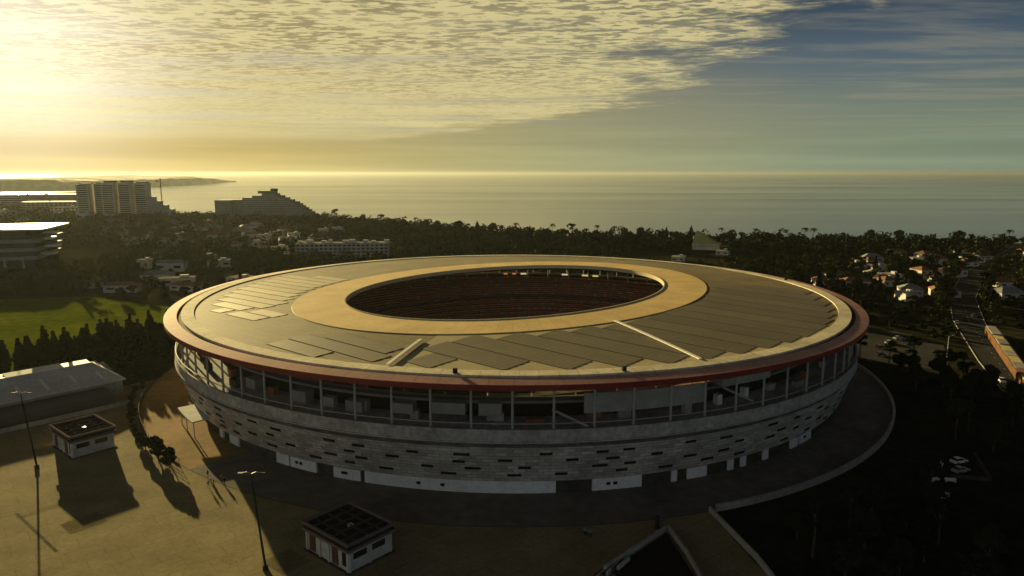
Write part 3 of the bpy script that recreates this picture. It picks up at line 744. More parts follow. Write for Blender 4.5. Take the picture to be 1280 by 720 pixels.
def glass_pyramid():
    t = thing('hipped_hall', 'hall with a steep pale hipped roof catching the sun above the trees', 'hall', (181, 655, 0), R_(-20))
    MB().box((0, 0, 4), (24, 20, 5)).build('wall', M['cream_wall'], t)
    MB().add([(-12.6, -10.6, 5), (12.6, -10.6, 5), (12.6, 10.6, 5), (-12.6, 10.6, 5), (-10, 0, 18), (-7, 0, 18)], [(0, 1, 5, 4), (1, 2, 5), (2, 3, 4, 5), (3, 0, 4)]).build('roof', mat('pale yellow green roof', (.40, .36, .15), .7, .15, .1, .2), t)
glass_pyramid()

M['awning'] = mat('yellow cream awning', (.55, .45, .22), .9, .2, .2, 0, dirt=.2)
def shops():
    t = thing('shop_row', 'row of low shops with cream roof and red fascia along the road', 'shops', (0, 0, 0))
    a = Vector((217, 308, 0)); b = Vector((173, 222, 0)); d = (b - a).normalized(); L_ = (b - a).length; rz = math.atan2(d.y, d.x); nn = Vector((d.y, -d.x, 0))
    rr = random.Random(5)
    c = (a + b) / 2 - nn * -3
    MB().box((c.x, c.y, 2.0), (L_, 4, 3.2), rz).build('wall', mat('brown shop wall', (.12, .065, .035), .9, .3, .2, 0, dirt=.3), t)
    for k in range(10):
        q = a + d * (L_ * (k + .5) / 10) + nn * 3
        MB().box((q.x, q.y, 3.4 + rr.uniform(0, .5)), (L_ / 10 - .3, 3.4, .4), rz).build('roof', M['awning'] if rr.random() < .5 else (M['roof_tile'] if rr.random() < .5 else M['roof_pale']), t)
        e = a + d * (L_ * (k + .5) / 10) + nn * .75
        MB().box((e.x, e.y, 2.9), (L_ / 10 - .5, .4, .8), rz).build('fascia', M['red'] if k % 3 != 1 else M['white_trim'], t)
        MB().box((e.x + nn.x * .2, e.y + nn.y * .2, 1.3), (L_ / 10 - 1.6, .25, 2.2), rz).build('shop_window', M['glass_dark'], t)
shops()

# ------------------------------------------------------------------ stair entrance and raised walkway edge at the bottom
def ramp():
    for pts, lab in (([(42.2, 141.2), (45.7, 122.3), (46.2, 116.5), (46.4, 100)], 'pale parapet running toward the camera from the end of the curved wall'),
                     ([(31.6, 133.0), (33.0, 124), (33.4, 116.9), (33.4, 100)], 'pale parapet beside the dark stair opening')):
        w = MB(); l_, r2 = strip(pts, .22)
        for k in range(len(pts) - 1): w.prism([r2[k], r2[k + 1], l_[k + 1], l_[k]], 0, 1.3)
        tag(w.build('parapet', M['concrete']), lab, 'parapet')
    t = thing('stair_entrance', 'dark stair entrance with a sloping cheek wall in the stadium shadow', 'stairs', (0, 0, 0))
    a = Vector((31.2, 132.6, 0)); b = Vector((17.0, 118.0, 0)); d = (b - a).normalized(); nn = Vector((-d.y, d.x, 0))
    p = [a, b, b - nn * .5, a - nn * .5]
    MB().prism([(q.x, q.y) for q in reversed(p)], 0, 1.25).build('cheek_wall', M['concrete'], t)
    MB().prism([(30.9, 131.4), (18.6, 118.6), (18.6, 112), (33.0, 112)][::-1], 0, .5).build('well_shade_slab', M['recess'], t)  # raised black slab; the stairwell's darkness is put into its colour
    for k in range(6):
        c = Vector((15.2 + 1.05 * k, 117.2 + .5 * k, 0))
        MB().box((c.x, c.y, .12 + .1 * k), (.45, 4.2, .2 + .2 * k), R_(-38)).build('step', M['concrete'] if k % 2 else M['concrete_dark'], t)
    for k in range(3):
        q = a + d * (2 + 4 * k) + nn * -3
    bx = MB().tube([(29.6, 134.2, 0), (29.6, 134.2, 2.6)], [.5, .4], 8); bx.build('bollard_post', M['steel_dark'], t)
ramp()

# ------------------------------------------------------------------ vegetation
def blob_leaves(rng, centres, radii, n, size, squash=.8):
    """numpy leaf-clump quads spread through several lobes"""
    k = rng.integers(0, len(centres), n); c = np.asarray(centres)[k]; r = np.asarray(radii)[k]
    d = rng.normal(size=(n, 3)); d /= np.linalg.norm(d, axis=1)[:, None]
    rad = r * (0.55 + .5 * rng.random(n) ** .5)
    p = c + d * rad[:, None] * np.array([1, 1, squash])
    a = rng.normal(size=(n, 3)); a /= np.linalg.norm(a, axis=1)[:, None]
    b = np.cross(a, rng.normal(size=(n, 3))); b /= np.linalg.norm(b, axis=1)[:, None]
    s = size * (.6 + .8 * rng.random(n))[:, None]
    return np.stack([p - a * s - b * s * .6, p + a * s - b * s * .6, p + a * s * .8 + b * s * .6, p - a * s * .8 + b * s * .6], 1)
def quads_mesh(name, q):
    n = len(q); me = bpy.data.meshes.new(name)
    me.vertices.add(n * 4); me.vertices.foreach_set('co', q.reshape(-1).astype(np.float32))
    me.loops.add(n * 4); me.loops.foreach_set('vertex_index', np.arange(n * 4, dtype=np.int32))
    me.polygons.add(n); me.polygons.foreach_set('loop_start', np.arange(0, n * 4, 4, dtype=np.int32)); me.polygons.foreach_set('loop_total', np.full(n, 4, dtype=np.int32))
    me.update(); me.validate(); return me

def tree_proto(name, kind, seed):
    rg = np.random.default_rng(seed); r = random.Random(seed)
    t = thing(name, 'tree', 'tree', (0, 0, -500))
    tk = MB(); cs = []; rs = []
    if kind in ('broad', 'dark'):
        H = 10.; tk.tube([(0, 0, 0), (.1, .05, 2.2), (0, .1, 5)], [.34, .26, .16], 7)
        for k in range(7):
            a = r.uniform(0, 6.28); rr = r.uniform(1.2, 2.9); z = r.uniform(4.2, 8.0)
            cs.append((rr * math.cos(a), rr * math.sin(a), z)); rs.append(r.uniform(1.3, 2.2))
            if k < 4: tk.tube([(0, .05, 2.2 + .4 * k), (rr * .5 * math.cos(a), rr * .5 * math.sin(a), z * .75), (rr * .9 * math.cos(a), rr * .9 * math.sin(a), z)], [.15, .1, .05], 5)
        cs.append((0, 0, 8.2)); rs.append(1.7); q = blob_leaves(rg, cs, rs, 1500, .40, .8); m = M['leaf_dark'] if kind == 'dark' else (M['leaf'] if seed % 3 else M['leaf_olive'])
    elif kind == 'column':
        H = 14.; tk.tube([(0, 0, 0), (0, 0, 7), (0, 0, 13)], [.3, .2, .06], 7)
        for k in range(12):
            z = 1.6 + k * 1.05; cs.append((r.uniform(-.4, .4), r.uniform(-.4, .4), z)); rs.append(1.9 * math.sin(math.pi * min(1, .22 + k / 13)) * r.uniform(.75, 1.1) + .3)
        for k in range(3): a = k * 2.1; tk.tube([(0, 0, 3 + k), (.7 * math.cos(a), .7 * math.sin(a), 5 + k)], [.09, .04], 5)
        q = blob_leaves(rg, cs, rs, 1300, .38, 1.1); m = M['leaf_dark']
    elif kind == 'pine':
        H = 13.; tk.tube([(0, 0, 0), (.25, 0, 5), (.1, .2, 10)], [.36, .26, .12], 7)
        for k in range(7):
            a = r.uniform(0, 6.28); rr = r.uniform(1.0, 3.2); z = r.uniform(8.0, 11.8)
            cs.append((rr * math.cos(a), rr * math.sin(a), z)); rs.append(r.uniform(1.2, 1.9))
            tk.tube([(.2, .1, 6 + .4 * k), (rr * .9 * math.cos(a), rr * .9 * math.sin(a), z - .3)], [.12, .05], 5)
        q = blob_leaves(rg, cs, rs, 800, .33, .55); m = M['leaf_dark']
    else:
        H = 11.; tk.tube([(0, 0, 0), (.3, 0, 5), (.2, .2, 10)], [.25, .19, .16], 7)
        qs = []
        for k in range(22):
            a = k * 2.4; up = r.uniform(-.2, .9)
            for j in range(7):
                s0 = j / 7; R = 2.9
                def pt(s_): return np.array([.2 + R * s_ * math.cos(a), .2 + R * s_ * math.sin(a), 10.1 + up * 2.2 * s_ - 2.3 * s_ * s_])
                p0, p1 = pt(s0), pt(s0 + 1 / 7); w = .34 * (1 - .6 * s0); n_ = np.array([-math.sin(a), math.cos(a), -.5])
                qs.append([p0 - n_ * w, p1 - n_ * w, p1 + n_ * w, p0 + n_ * w])
        q = np.array(qs); m = M['palm']
    tk.build('trunk', M['bark'], t)
    link('crown', quads_mesh('crown', q), m, t)
    kids(t); return t
PROTO = {k: [tree_proto({'broad': 'broadleaf_tree', 'column': 'cypress_tree', 'pine': 'pine_tree', 'palm': 'palm_tree', 'dark': 'broadleaf_tree'}[k], k, s + i * 10) for s in range(n_)] for i, (k, n_) in enumerate((('broad', 5), ('column', 3), ('pine', 3), ('palm', 2), ('dark', 4)))}
USED = set()
def plant(kind, x, y, s, label, group, sz=None):
    pr = random.choice(PROTO[kind])
    if pr.name not in USED:
        USED.add(pr.name); o = pr
    else:
        o = copy_tree(pr)
    o.location = (x, y, -.05); o.rotation_euler = (0, 0, random.uniform(0, 6.28)); o.scale = (s, s, s * (sz or random.uniform(.9, 1.1)))
    o['label'] = label; o['group'] = group; o['category'] = {'palm': 'palm tree'}.get(kind, 'tree')
    return o
TREES = []
def near_road(x, y, d=8.5):
    for q in range(len(road_c) - 1):
        a = Vector(road_c[q]); b = Vector(road_c[q + 1]); p = Vector((x, y)); t = max(0, min(1, (p - a).dot(b - a) / (b - a).length_squared))
        if (a + (b - a) * t - p).length < d: return True
    return False
def scatter(poly, n, mind, test=None, tries=60):
    xs = [p[0] for p in poly]; ys = [p[1] for p in poly]; out = []
    for _ in range(n * tries):
        if len(out) >= n: break
        x = random.uniform(min(xs), max(xs)); y = random.uniform(min(ys), max(ys))
        if not inside(x, y, poly) or (test and not test(x, y)): continue
        if math.hypot(x - CX, y - CY) < 131.5: continue
        if any((x - a) ** 2 + (y - b) ** 2 < mind * mind for a, b in out): continue
        out.append((x, y))
    return out
# cypress row between the lawn and the long hall
for k in range(64):
    t = (k % 32) / 31; x = -190 + 50 * t + random.uniform(-3, 3) + 5 * (k // 32); y = 234 + 76 * t + random.uniform(-3, 3) - 5 * (k // 32)
    plant('column', x, y, random.uniform(.72, 1.12), 'dark cypress in the dense row between the sunlit lawn and the long grey hall', 'cypress row by the lawn')
for x, y in scatter([(-172, 262), (-140, 240), (-134, 262), (-130, 300), (-150, 318)], 40, 4.5):
    plant('dark', x, y, random.uniform(.8, 1.15), 'dark broadleaf tree in the clump between the long grey hall and the stadium', 'trees left of the stadium')
for x, y in ((-126, 234), (-129, 230)):
    plant('broad', x, y, random.uniform(.4, .55), 'small tree at the right end of the long grey hall', 'small trees by the hall end')
for x, y in ((-146, 181), (-151, 187)):
    plant('broad', x, y, .75, 'round dark tree in front of the long grey hall at the left edge', 'trees in front of the hall')
for k in range(22):
    a_ = -172 + 42 * k / 21 + random.uniform(-.6, .6); p = pol(129.6 + random.uniform(-.8, 1.2), a_)
    plant('broad', p[0], p[1], random.uniform(.2, .34) if a_ < -138 else random.uniform(.36, .52), 'low dark bush along the outside of the dark curved railing', 'bushes along the railing')
# park on the right, in the stadium's shadow
for k in range(64):
    q = random.randrange(0, 3); a = Vector(road_c[q]); b = Vector(road_c[q + 1]); p = a + (b - a) * random.random(); d_ = (b - a).normalized()
    p += Vector((-d_.y, d_.x)) * random.choice((-1, 1)) * random.uniform(8, 12)
    plant(random.choice(('broad', 'pine')), p.x, p.y, random.uniform(.7, 1.1), 'roadside tree on the far part of the road on the right', 'roadside trees')
pp = [(134, 270), (136, 235), (128, 200), (112, 168), (92, 150), (66, 136), (52, 130), (52, 95), (150, 95), (160, 180), (168, 240), (160, 262)]
for x, y in scatter(pp, 80, 6.2, lambda x, y: not near_road(x, y, 9.5) and not (96 < x < 122 and 140 < y < 172)):
    plant(random.choice(('dark', 'dark', 'pine')), x, y, random.uniform(.5, .9), 'dark tree in the black shaded park right of the stadium', 'trees in the shaded park')
def clear(x, y):
    if near_road(x, y): return False
    if inside(x, y, field_poly): return False
    for (cx, cy, rr) in ((-426, 548, 60), (178, 650, 24), (-146, 610, 46), (-300, 300, 10)):
        if math.hypot(x - cx, y - cy) < rr: return False
    if inside(x, y, [(137, 262), (160, 250), (186, 290), (178, 318), (150, 322), (136, 300)]): return False
    a = Vector((221, 309)); b = Vector((176, 222)); p = Vector((x, y)); t = max(0, min(1, (p - a).dot(b - a) / (b - a).length_squared))
    if (a + (b - a) * t - p).length < 17: return False
    return True
HOUSES = []; HTH = []
# houses scattered among the trees
def house(cx, cy, w, d, h, rz, wall, roofm, hip, label, group):
    t = thing('house', label, 'house', (cx, cy, -.05), rz, group)
    MB().box((0, 0, h / 2), (w, d, h)).build('wall', M[wall], t)
    if hip:
        MB().add([(-w / 2 - .5, -d / 2 - .5, h), (w / 2 + .5, -d / 2 - .5, h), (w / 2 + .5, d / 2 + .5, h), (-w / 2 - .5, d / 2 + .5, h), (-w / 2 + d * .4, 0, h + d * .24), (w / 2 - d * .4, 0, h + d * .24)],
                 [(3, 2, 1, 0), (0, 1, 5, 4), (1, 2, 5), (2, 3, 4, 5), (3, 0, 4)]).build('roof', M[roofm], t)
    else:
        rf = MB().box((0, 0, h + .2), (w + .6, d + .6, .4)).build('roof', M[roofm], t)
        MB().box((w * .2, 0, h + 1.1), (w * .25, d * .3, 1.5)).build('roof_block', M[wall], rf)
    for s_ in (-.28, .28): MB().box((w * s_, -d / 2 - .03, h * .55), (w * .22, .2, h * .3)).build('window', M['recess'], t)
    HOUSES.append((cx, cy, max(w, d) * .72)); HTH.append((t, cx, cy, w, DESC[(wall, roofm)]))
hr = random.Random(21)
DESC = {('white_wall', 'roof_pale'): 'white flat roofed house', ('cream_wall', 'roof_tile'): 'cream clay tiled house', ('white_wall', 'roof_tile'): 'white clay tiled house', ('cream_wall', 'roof_pale'): 'cream flat roofed house', ('white_wall', 'roof_grey'): 'white grey roofed house'}
def houses(poly, n, mind, where, group, wr=(9, 22), hrg=(4, 8)):
    for x, y in scatter(poly, n, mind, clear):
        wl_, rf = hr.choice(list(DESC)); hip = rf != 'roof_pale'
        house(x, y, hr.uniform(*wr), hr.uniform(8, 13), hr.uniform(*hrg), hr.uniform(-.5, .5), wl_, rf, hip, DESC[(wl_, rf)] + ' ' + where, group)
houses([(-620, 1000), (-230, 960), (-170, 680), (-260, 450), (-330, 640)], 56, 24, 'among the dark trees below the hotels', 'houses below the hotels')
houses([(190, 470), (330, 620), (600, 690), (640, 560), (420, 430), (230, 380)], 62, 16, 'among the trees right of the stadium', 'houses right of the stadium', (7, 17), (2.8, 5))
houses([(-300, 440), (-190, 410), (-170, 460), (-240, 500)], 6, 18, 'beside the sunlit lawn', 'houses beside the lawn', (12, 22), (3, 5))
houses([(60, 700), (230, 700), (200, 560), (120, 520)], 3, 26, 'in the wood behind the stadium', 'houses in the wood', (9, 16), (2.6, 3.6))
houses([(-900, 1250), (-500, 1080), (-640, 860), (-900, 900)], 16, 36, 'in front of the tall pale hotel', 'houses before the tall hotel', (10, 26), (6, 12))
LAND = (('tall pale hotel', -612, 1105), ('stepped hotel', -370, 1085), ('apartment block', -146, 610), ('white roofed hall', -426, 548), ('sunlit lawn', -235, 330), ('pale hipped hall', 181, 655), ('road', 222, 336), ('road far end', 420, 600), ('far left blocks', -880, 1300))
by = {}
for t, x, y, w, dsc in HTH:
    nm, lx, ly = min(LAND, key=lambda q: math.hypot((q[1] - x), (q[2] - y)))
    sx, lsx = x / y, lx / ly
    side = 'left of the ' if sx < lsx - .04 else 'right of the ' if sx > lsx + .04 else ('in front of the ' if y < ly else 'behind the ')
    size = 'wide' if w > 15 else 'small' if w < 11 else 'middling'
    by.setdefault(f'{size} {dsc} {side}{nm}', []).append((sx, y, t))
ORD = ('leftmost', 'second from left', 'third from left', 'fourth from left', 'fifth from left', 'sixth from left', 'seventh from left')
for lb, lst in by.items():
    lst.sort(key=lambda q: q[0])
    for i, (sx, y, t) in enumerate(lst):
        t['label'] = lb if len(lst) == 1 else (f'{"left" if i == 0 else "right"} one of two, {lb}' if len(lst) == 2 else f'{ORD[min(i, 6)]}, {lb}')
def free(x, y):
    return clear(x, y) and not any((x - a) ** 2 + (y - b) ** 2 < (r_ + 2) ** 2 for a, b, r_ in HOUSES)
# individually planted trees beyond
for x, y in scatter([(150, 330), (205, 345), (250, 440), (330, 540), (200, 560), (130, 420)], 85, 6.5, free):
    plant(random.choice(('broad', 'dark', 'dark', 'pine', 'column')), x, y, random.uniform(.65, 1.0), 'tree in the grove between the stadium and the road on the right', 'trees between stadium and road')
for x, y in scatter([(215, 240), (245, 330), (330, 440), (430, 470), (400, 330), (280, 200)], 48, 8, free):
    plant(random.choice(('dark', 'broad', 'pine')), x, y, random.uniform(.6, .95), 'tree beyond the shop row at the right edge', 'trees beyond the shops')
for x, y in scatter([(-330, 420), (-190, 385), (-150, 440), (-240, 520), (-310, 450)], 34, 9, free):
    plant(random.choice(('broad', 'dark', 'column')), x, y, random.uniform(.6, .9), 'tree along the far side of the sunlit lawn', 'trees behind the lawn')
# skyline individuals
for px_, yy, kd, s in ((420, 1030, 'pine', 1.5), (455, 1010, 'broad', 1.3), (478, 985, 'pine', 1.2), (520, 930, 'palm', 1.3), (547, 905, 'broad', 1.35), (575, 880, 'broad', 1.5), (597, 850, 'column', 1.2), (616, 835, 'broad', 1.4), (645, 822, 'palm', 1.4),
                       (690, 806, 'palm', 1.3), (715, 798, 'pine', 1.2), (745, 790, 'palm', 1.25), (768, 782, 'palm', 1.3), (800, 776, 'broad', 1.3), (832, 770, 'column', 1.05), (862, 762, 'column', 1.15), (900, 752, 'palm', 1.25), (914, 750, 'palm', 1.2), (942, 748, 'palm', 1.2), (980, 742, 'palm', 1.2),
                       (1003, 736, 'palm', 1.55), (1013, 737, 'palm', 1.5), (1085, 730, 'broad', 1.4), (1120, 726, 'broad', 1.4), (1195, 722, 'broad', 1.35), (1258, 718, 'palm', 1.4)):
    plant(kd, (px_ - 640) / 883 * yy, yy - 6, s, {'palm': 'tall palm standing up from the skyline of the shore wood', 'pine': 'pine standing up from the skyline of the shore wood', 'broad': 'round tree standing up from the skyline of the shore wood', 'column': 'cypress standing up from the skyline of the shore wood'}[kd], 'trees on the skyline')
for k in PROTO:
    for p in PROTO[k]:
        if p.name not in USED: p.location = (-196 + random.uniform(-3, 3), 232, -.05); p['label'] = 'tree at the near corner of the sunlit lawn'; p['group'] = 'trees at the lawn corner'

# woods that read as one mass
def wood(name, label, poly, dens, mat_, seed, hmin=6, hmax=13, nq=46, size=.85):
    rg = np.random.default_rng(seed); xs = [p[0] for p in poly]; ys = [p[1] for p in poly]
    area = (max(xs) - min(xs)) * (max(ys) - min(ys)); n = int(area * dens); qs = []
    P = rg.random((n, 2)) * [max(xs) - min(xs), max(ys) - min(ys)] + [min(xs), min(ys)]
    for x, y in P:
        if not inside(x, y, poly) or not free(x, y): continue
        if math.hypot(x - CX, y - CY) < 133: continue
        if abs(x) < 120 and 380 < y < 440: continue
        h = hmin + (hmax - hmin) * rg.random() ** 2.0; r0 = h * (.28 + .12 * rg.random())
        k = 3 if nq < 60 else 5
        cs = np.array([x, y, h * .62]) + rg.normal(size=(k, 3)) * [r0 * .5, r0 * .5, r0 * .35]
        qs.append(blob_leaves(rg, cs, np.full(k, r0 * .75), nq, size * (.7 + .03 * h)))
    q = np.concatenate(qs)
    o = link(name, quads_mesh(name, q), mat_); return tag(o, label, 'wood', None, 'stuff')
inland = [p for p in COAST if -700 <= p[0] <= 900]
wood('shore_wood', 'dark dense wood along the shore behind the stadium', [(p[0], p[1] - 4) for p in inland] + [(-640, 1150), (-330, 980), (-120, 780), (60, 660), (300, 600), (880, 600)], .014, M['leaf_dark'], 5, 7, 14, 44, .95)
wood('mid_wood', 'dark broken wood between the stadium and the shore hotels', [(-700, 1180), (-330, 1000), (-120, 790), (60, 670), (130, 500), (-120, 450), (-260, 420), (-340, 640), (-560, 760), (-900, 950)],   .012, M['leaf'], 6, 4, 15, 46, .85)
wood('right_wood', 'dark broken wood among the houses on the right', [(140, 560), (300, 620), (880, 610), (760, 380), (420, 320), (330, 420), (250, 450), (150, 470)], .010, M['leaf'], 8, 4, 8.5, 54, .8)
wood('left_wood', 'hazy wooded land in front of the far left blocks', [(-700, 1300), (-960, 1480), (-1500, 1700), (-1700, 1500), (-1100, 900), (-640, 620), (-460, 480), (-420, 640), (-700, 950)], .0035, M['leaf'], 9, 6, 13, 36, 1.3)
wood('roadside_wood', 'low dark scrub and small trees on both sides of the road on the right', [(140, 325), (150, 480), (330, 430), (430, 330), (250, 180), (176, 200), (190, 262)], .022, M['leaf_dark'], 15, 2.5, 6, 40, .6)
wood('left_grove', 'bushy green grove in front of the banded building', [(-490, 480), (-352, 505), (-345, 640), (-280, 660), (-270, 470), (-300, 430), (-330, 410), (-490, 400)], .012, M['leaf_olive'], 12, 4, 8, 70, .6)
wood('far_right_wood', 'wooded land at the far right', [(880, 600), (900, 745), (1500, 870), (1500, 500), (760, 380)], .005, M['leaf_dark'], 13, 6, 13, 36, 1.2)

# ------------------------------------------------------------------ cars
def car_proto(paint):
    t = thing('parked_car', 'car', 'car', (0, 0, -300))
    body = [(-2.1, .35), (-2.15, .75), (-1.9, .98), (-1.1, 1.02), (.85, .98), (1.9, .82), (2.15, .6), (2.15, .35)]
    b = MB(); n = len(body)
    b.add([(x, -.86, z) for x, z in body] + [(x, .86, z) for x, z in body], [tuple(range(n)), tuple(reversed(range(n, 2 * n)))] + [(i, n + i, n + (i + 1) % n, (i + 1) % n) for i in range(n)])
    bo = b.build('body', M[paint], t)
    MB().add([(-1.75, -.8, .99), (.95, -.8, .99), (.95, .8, .99), (-1.75, .8, .99), (-1.2, -.64, 1.46), (.2, -.64, 1.46), (.2, .64, 1.46), (-1.2, .64, 1.46)],
             [(0, 1, 5, 4), (1, 2, 6, 5), (2, 3, 7, 6), (3, 0, 4, 7), (4, 5, 6, 7)]).build('cabin_glass', M['glass_dark'], t)
    MB().box((-.5, 0, 1.485), (1.45, 1.3, .05)).build('roof', M[paint], t)
    for x in (-1.3, 1.35):
        for y in (-.84, .84): MB().tube([(x, y - .1, .33), (x, y + .1, .33)], [.33, .33], 12).build('wheel', M['tyre'], t)
    for y in (-.6, .6): MB().box((2.13, y, .68), (.1, .35, .16)).build('headlight', M['white_trim'], t)
    kids(t); return t
CARS = {p: car_proto(p) for p in ('car_white', 'car_silver', 'car_dark', 'car_red')}
used_c = set()
def car(paint, x, y, rz, label, group='cars beside the road'):
    if paint in used_c: o = copy_tree(CARS[paint])
    else: o = CARS[paint]; used_c.add(paint)
    o.location = (x, y, .005); o.rotation_euler = (0, 0, rz); o['label'] = label; o['group'] = group; o['category'] = 'car'
rd = math.atan2(-36, -16)
car('car_white', 169.5, 236, rd, 'white car at the near end of the road on the right')
car('car_white', 172.5, 229, rd, 'white car in front of the shop row, nearest the camera')
car('car_silver', 190, 262, rd, 'silver car on the road beside the shop row')
car('car_white', 214, 333, rd + math.pi, 'white car on the road in the gap between trees')
car('car_dark', 232, 348, rd, 'dark car on the far part of the road')
car('car_silver', 168, 300, .4, 'silver car on the grey forecourt nearest the road')
car('car_white', 160, 292, .5, 'white car in the middle of the grey forecourt')
car('car_red', 152, 284, .5, 'dark red car on the grey forecourt')
car('car_dark', 146, 272, .3, 'dark car on the grey forecourt nearest the stadium')
# thin mast by the road
ms = thing('street_mast', 'thin pale street mast standing by the road right of the stadium', 'mast', (158.5, 250, 0))
MB().tube([(0, 0, 0), (0, 0, 13)], [.2, .12], 7).build('pole', M['steel'], ms)
MB().tube([(0, 0, 12.8), (1.6, .4, 13.3)], [.07, .05], 5).build('arm', M['steel'], ms)
MB().box((1.9, .45, 13.28), (.8, .3, .14)).build('lamp_head', M['steel'], ms)
# park corner: pale low wall and benches
pw = MB(); 
for a, b in (((118.5, 172), (112.6, 156.8)), ((112.6, 156.8), (104.2, 158.5))):
    l_, r2 = strip([a, b], .3); pw.prism([r2[0], r2[1], l_[1], l_[0]], -.03, .8)
tag(pw.build('low_wall', M['concrete_dark']), 'low dark wall bent round a corner in the black shaded park', 'wall')
def bench(x, y, rz, label):
    t = thing('park_bench', label, 'bench', (x, y, -.02), rz, 'benches in the shaded park')
    MB().box((0, 0, .45), (2.4, .6, .1)).build('seat', M['white_panel'], t)
    MB().box((0, .3, .78), (2.4, .08, .5)).build('backrest', M['white_panel'], t)
    for x_ in (-.95, .95): MB().box((x_, 0, .2), (.12, .5, .4)).build('leg', M['concrete'], t)
bench(99.5, 156.5, .4, 'pale park bench left of the bent low wall'); bench(102.6, 155.8, -.2, 'pale park bench beside the end of the bent low wall')
bench(106, 165, .9, 'pale park bench inside the bent low wall')
car('car_silver', 108.5, 161.5, .35, 'silver car parked inside the bent low wall in the black park', 'cars parked in the dark park')
car('car_white', 111.5, 167, .35, 'white car parked inside the bent low wall in the black park', 'cars parked in the dark park')
car('car_silver', 96, 147.5, .9, 'silver car parked by the park benches in the dark', 'cars parked in the dark park')
# spiky plant in a round bed on the shaded apron
ag = thing('agave_planter', 'small spiky pale plant in a round planter on the shaded plaza', 'plant', (15.2, 131.6, 0))
MB().tube([(0, 0, 0), (0, 0, .5)], [.75, .85], 14).build('planter', M['concrete_dark'], ag)
lf = MB()
for k in range(16):
    a = k * 2.4; u = .4 + .5 * ((k * 7) % 5) / 5; c, s_ = math.cos(a), math.sin(a)
    lf.add([(-.1 * s_, .1 * c, .5), (.1 * s_, -.1 * c, .5), (.7 * c + .08 * s_, .7 * s_ - .08 * c, .5 + u), (1.15 * c, 1.15 * s_, .5 + u * .9), (.7 * c - .08 * s_, .7 * s_ + .08 * c, .5 + u)], [(0, 1, 2, 3, 4)])
lf.build('leaves', mat('pale agave leaf', (.30, .33, .27), .7, .1, 1), ag)

# ------------------------------------------------------------------ people on the plaza
def person(x, y, rz, label, cloth, walk=.25):
    t = thing('person', label, 'person', (x, y, 0.002), rz, 'people standing at the shadow edge')
    bm_v = [(0, 0, .95), (0, 0, 1.2), (0, .01, 1.42), (0, .015, 1.53), (0, .03, 1.66), (-.1, 0, .9), (-.11, walk * .5, .5), (-.11, walk * .6 - .05, .07), (-.11, walk * .6 + .14, .03),
            (.1, 0, .9), (.11, -walk * .3, .5), (.11, -walk * .8, .07), (.11, -walk * .8 + .18, .03), (-.2, 0, 1.42), (-.27, -.02, 1.14), (-.27, .1, .88), (-.27, .13, .8), (.2, 0, 1.42), (.27, -.04, 1.14), (.27, .03, .88), (.27, .06, .8)]
    ed = [(0, 1), (1, 2), (2, 3), (3, 4), (0, 5), (5, 6), (6, 7), (7, 8), (0, 9), (9, 10), (10, 11), (11, 12), (2, 13), (13, 14), (14, 15), (15, 16), (2, 17), (17, 18), (18, 19), (19, 20)]
    rad = [.15, .15, .15, .06, .11, .10, .065, .045, .04, .10, .065, .045, .04, .07, .05, .035, .04, .07, .05, .035, .04]
    me = bpy.data.meshes.new('body'); me.from_pydata(bm_v, ed, []); o = bpy.data.objects.new('body', me); COL.objects.link(o)
    o.modifiers.new('skin', 'SKIN'); sk = me.skin_vertices[0].data
    for i, r in enumerate(rad): sk[i].radius = (r, r * .8)
    sk[0].use_root = True
    o.modifiers.new('sub', 'SUBSURF').levels = 1
    dg = bpy.context.evaluated_depsgraph_get(); m2 = bpy.data.meshes.new_from_object(o.evaluated_get(dg)); bpy.data.objects.remove(o)
    m2.materials.clear(); m2.materials.append(M['skin']); m2.materials.append(M[cloth])
    m2.materials.append(M['cloth_dark'])
    for p in m2.polygons:
        z = p.center.z; p.material_index = 0 if (z > 1.5 or (z < .93 and abs(p.center.x) > .2)) else (1 if z > .92 else 2); p.use_smooth = True
    b = link('body', m2, None, t)
    h = MB(); n = 10
    vs = []; fs = []
    for i in range(5):
        th = i / 4 * math.pi * .55
        for k in range(n): vs.append((.115 * math.sin(th) * math.cos(k * .6283), .03 + -.015 + .125 * math.sin(th) * math.sin(k * .6283), 1.655 + .125 * math.cos(th)))
    for i in range(4):
        for k in range(n): fs.append((i * n + k, (i + 1) * n + k, (i + 1) * n + (k + 1) % n, i * n + (k + 1) % n))
    h.add(vs, fs).build('hair', M['hair'], t)
for i, (x, y, rz, c, lab) in enumerate(((-70.4, 155.6, .3, 'cloth_white', 'person in a white top standing among the group at the shadow edge'), (-72.4, 158.8, 1.2, 'cloth_dark', 'person in dark clothes standing apart behind the group nearest the railing'),
        (-69.0, 154.0, 2.2, 'cloth_dark', 'person in dark clothes standing beside the white topped person'), (-68.2, 156.4, -.8, 'cloth_red', 'person in a red top standing at the shadow edge'),
        (-66.9, 155.0, 3.0, 'cloth_dark', 'person in dark clothes on the right of the group'), (-69.9, 153.2, 4.0, 'cloth_dark', 'person in dark clothes nearest the camera in the group'))):
    person(x, y, rz, lab, c)

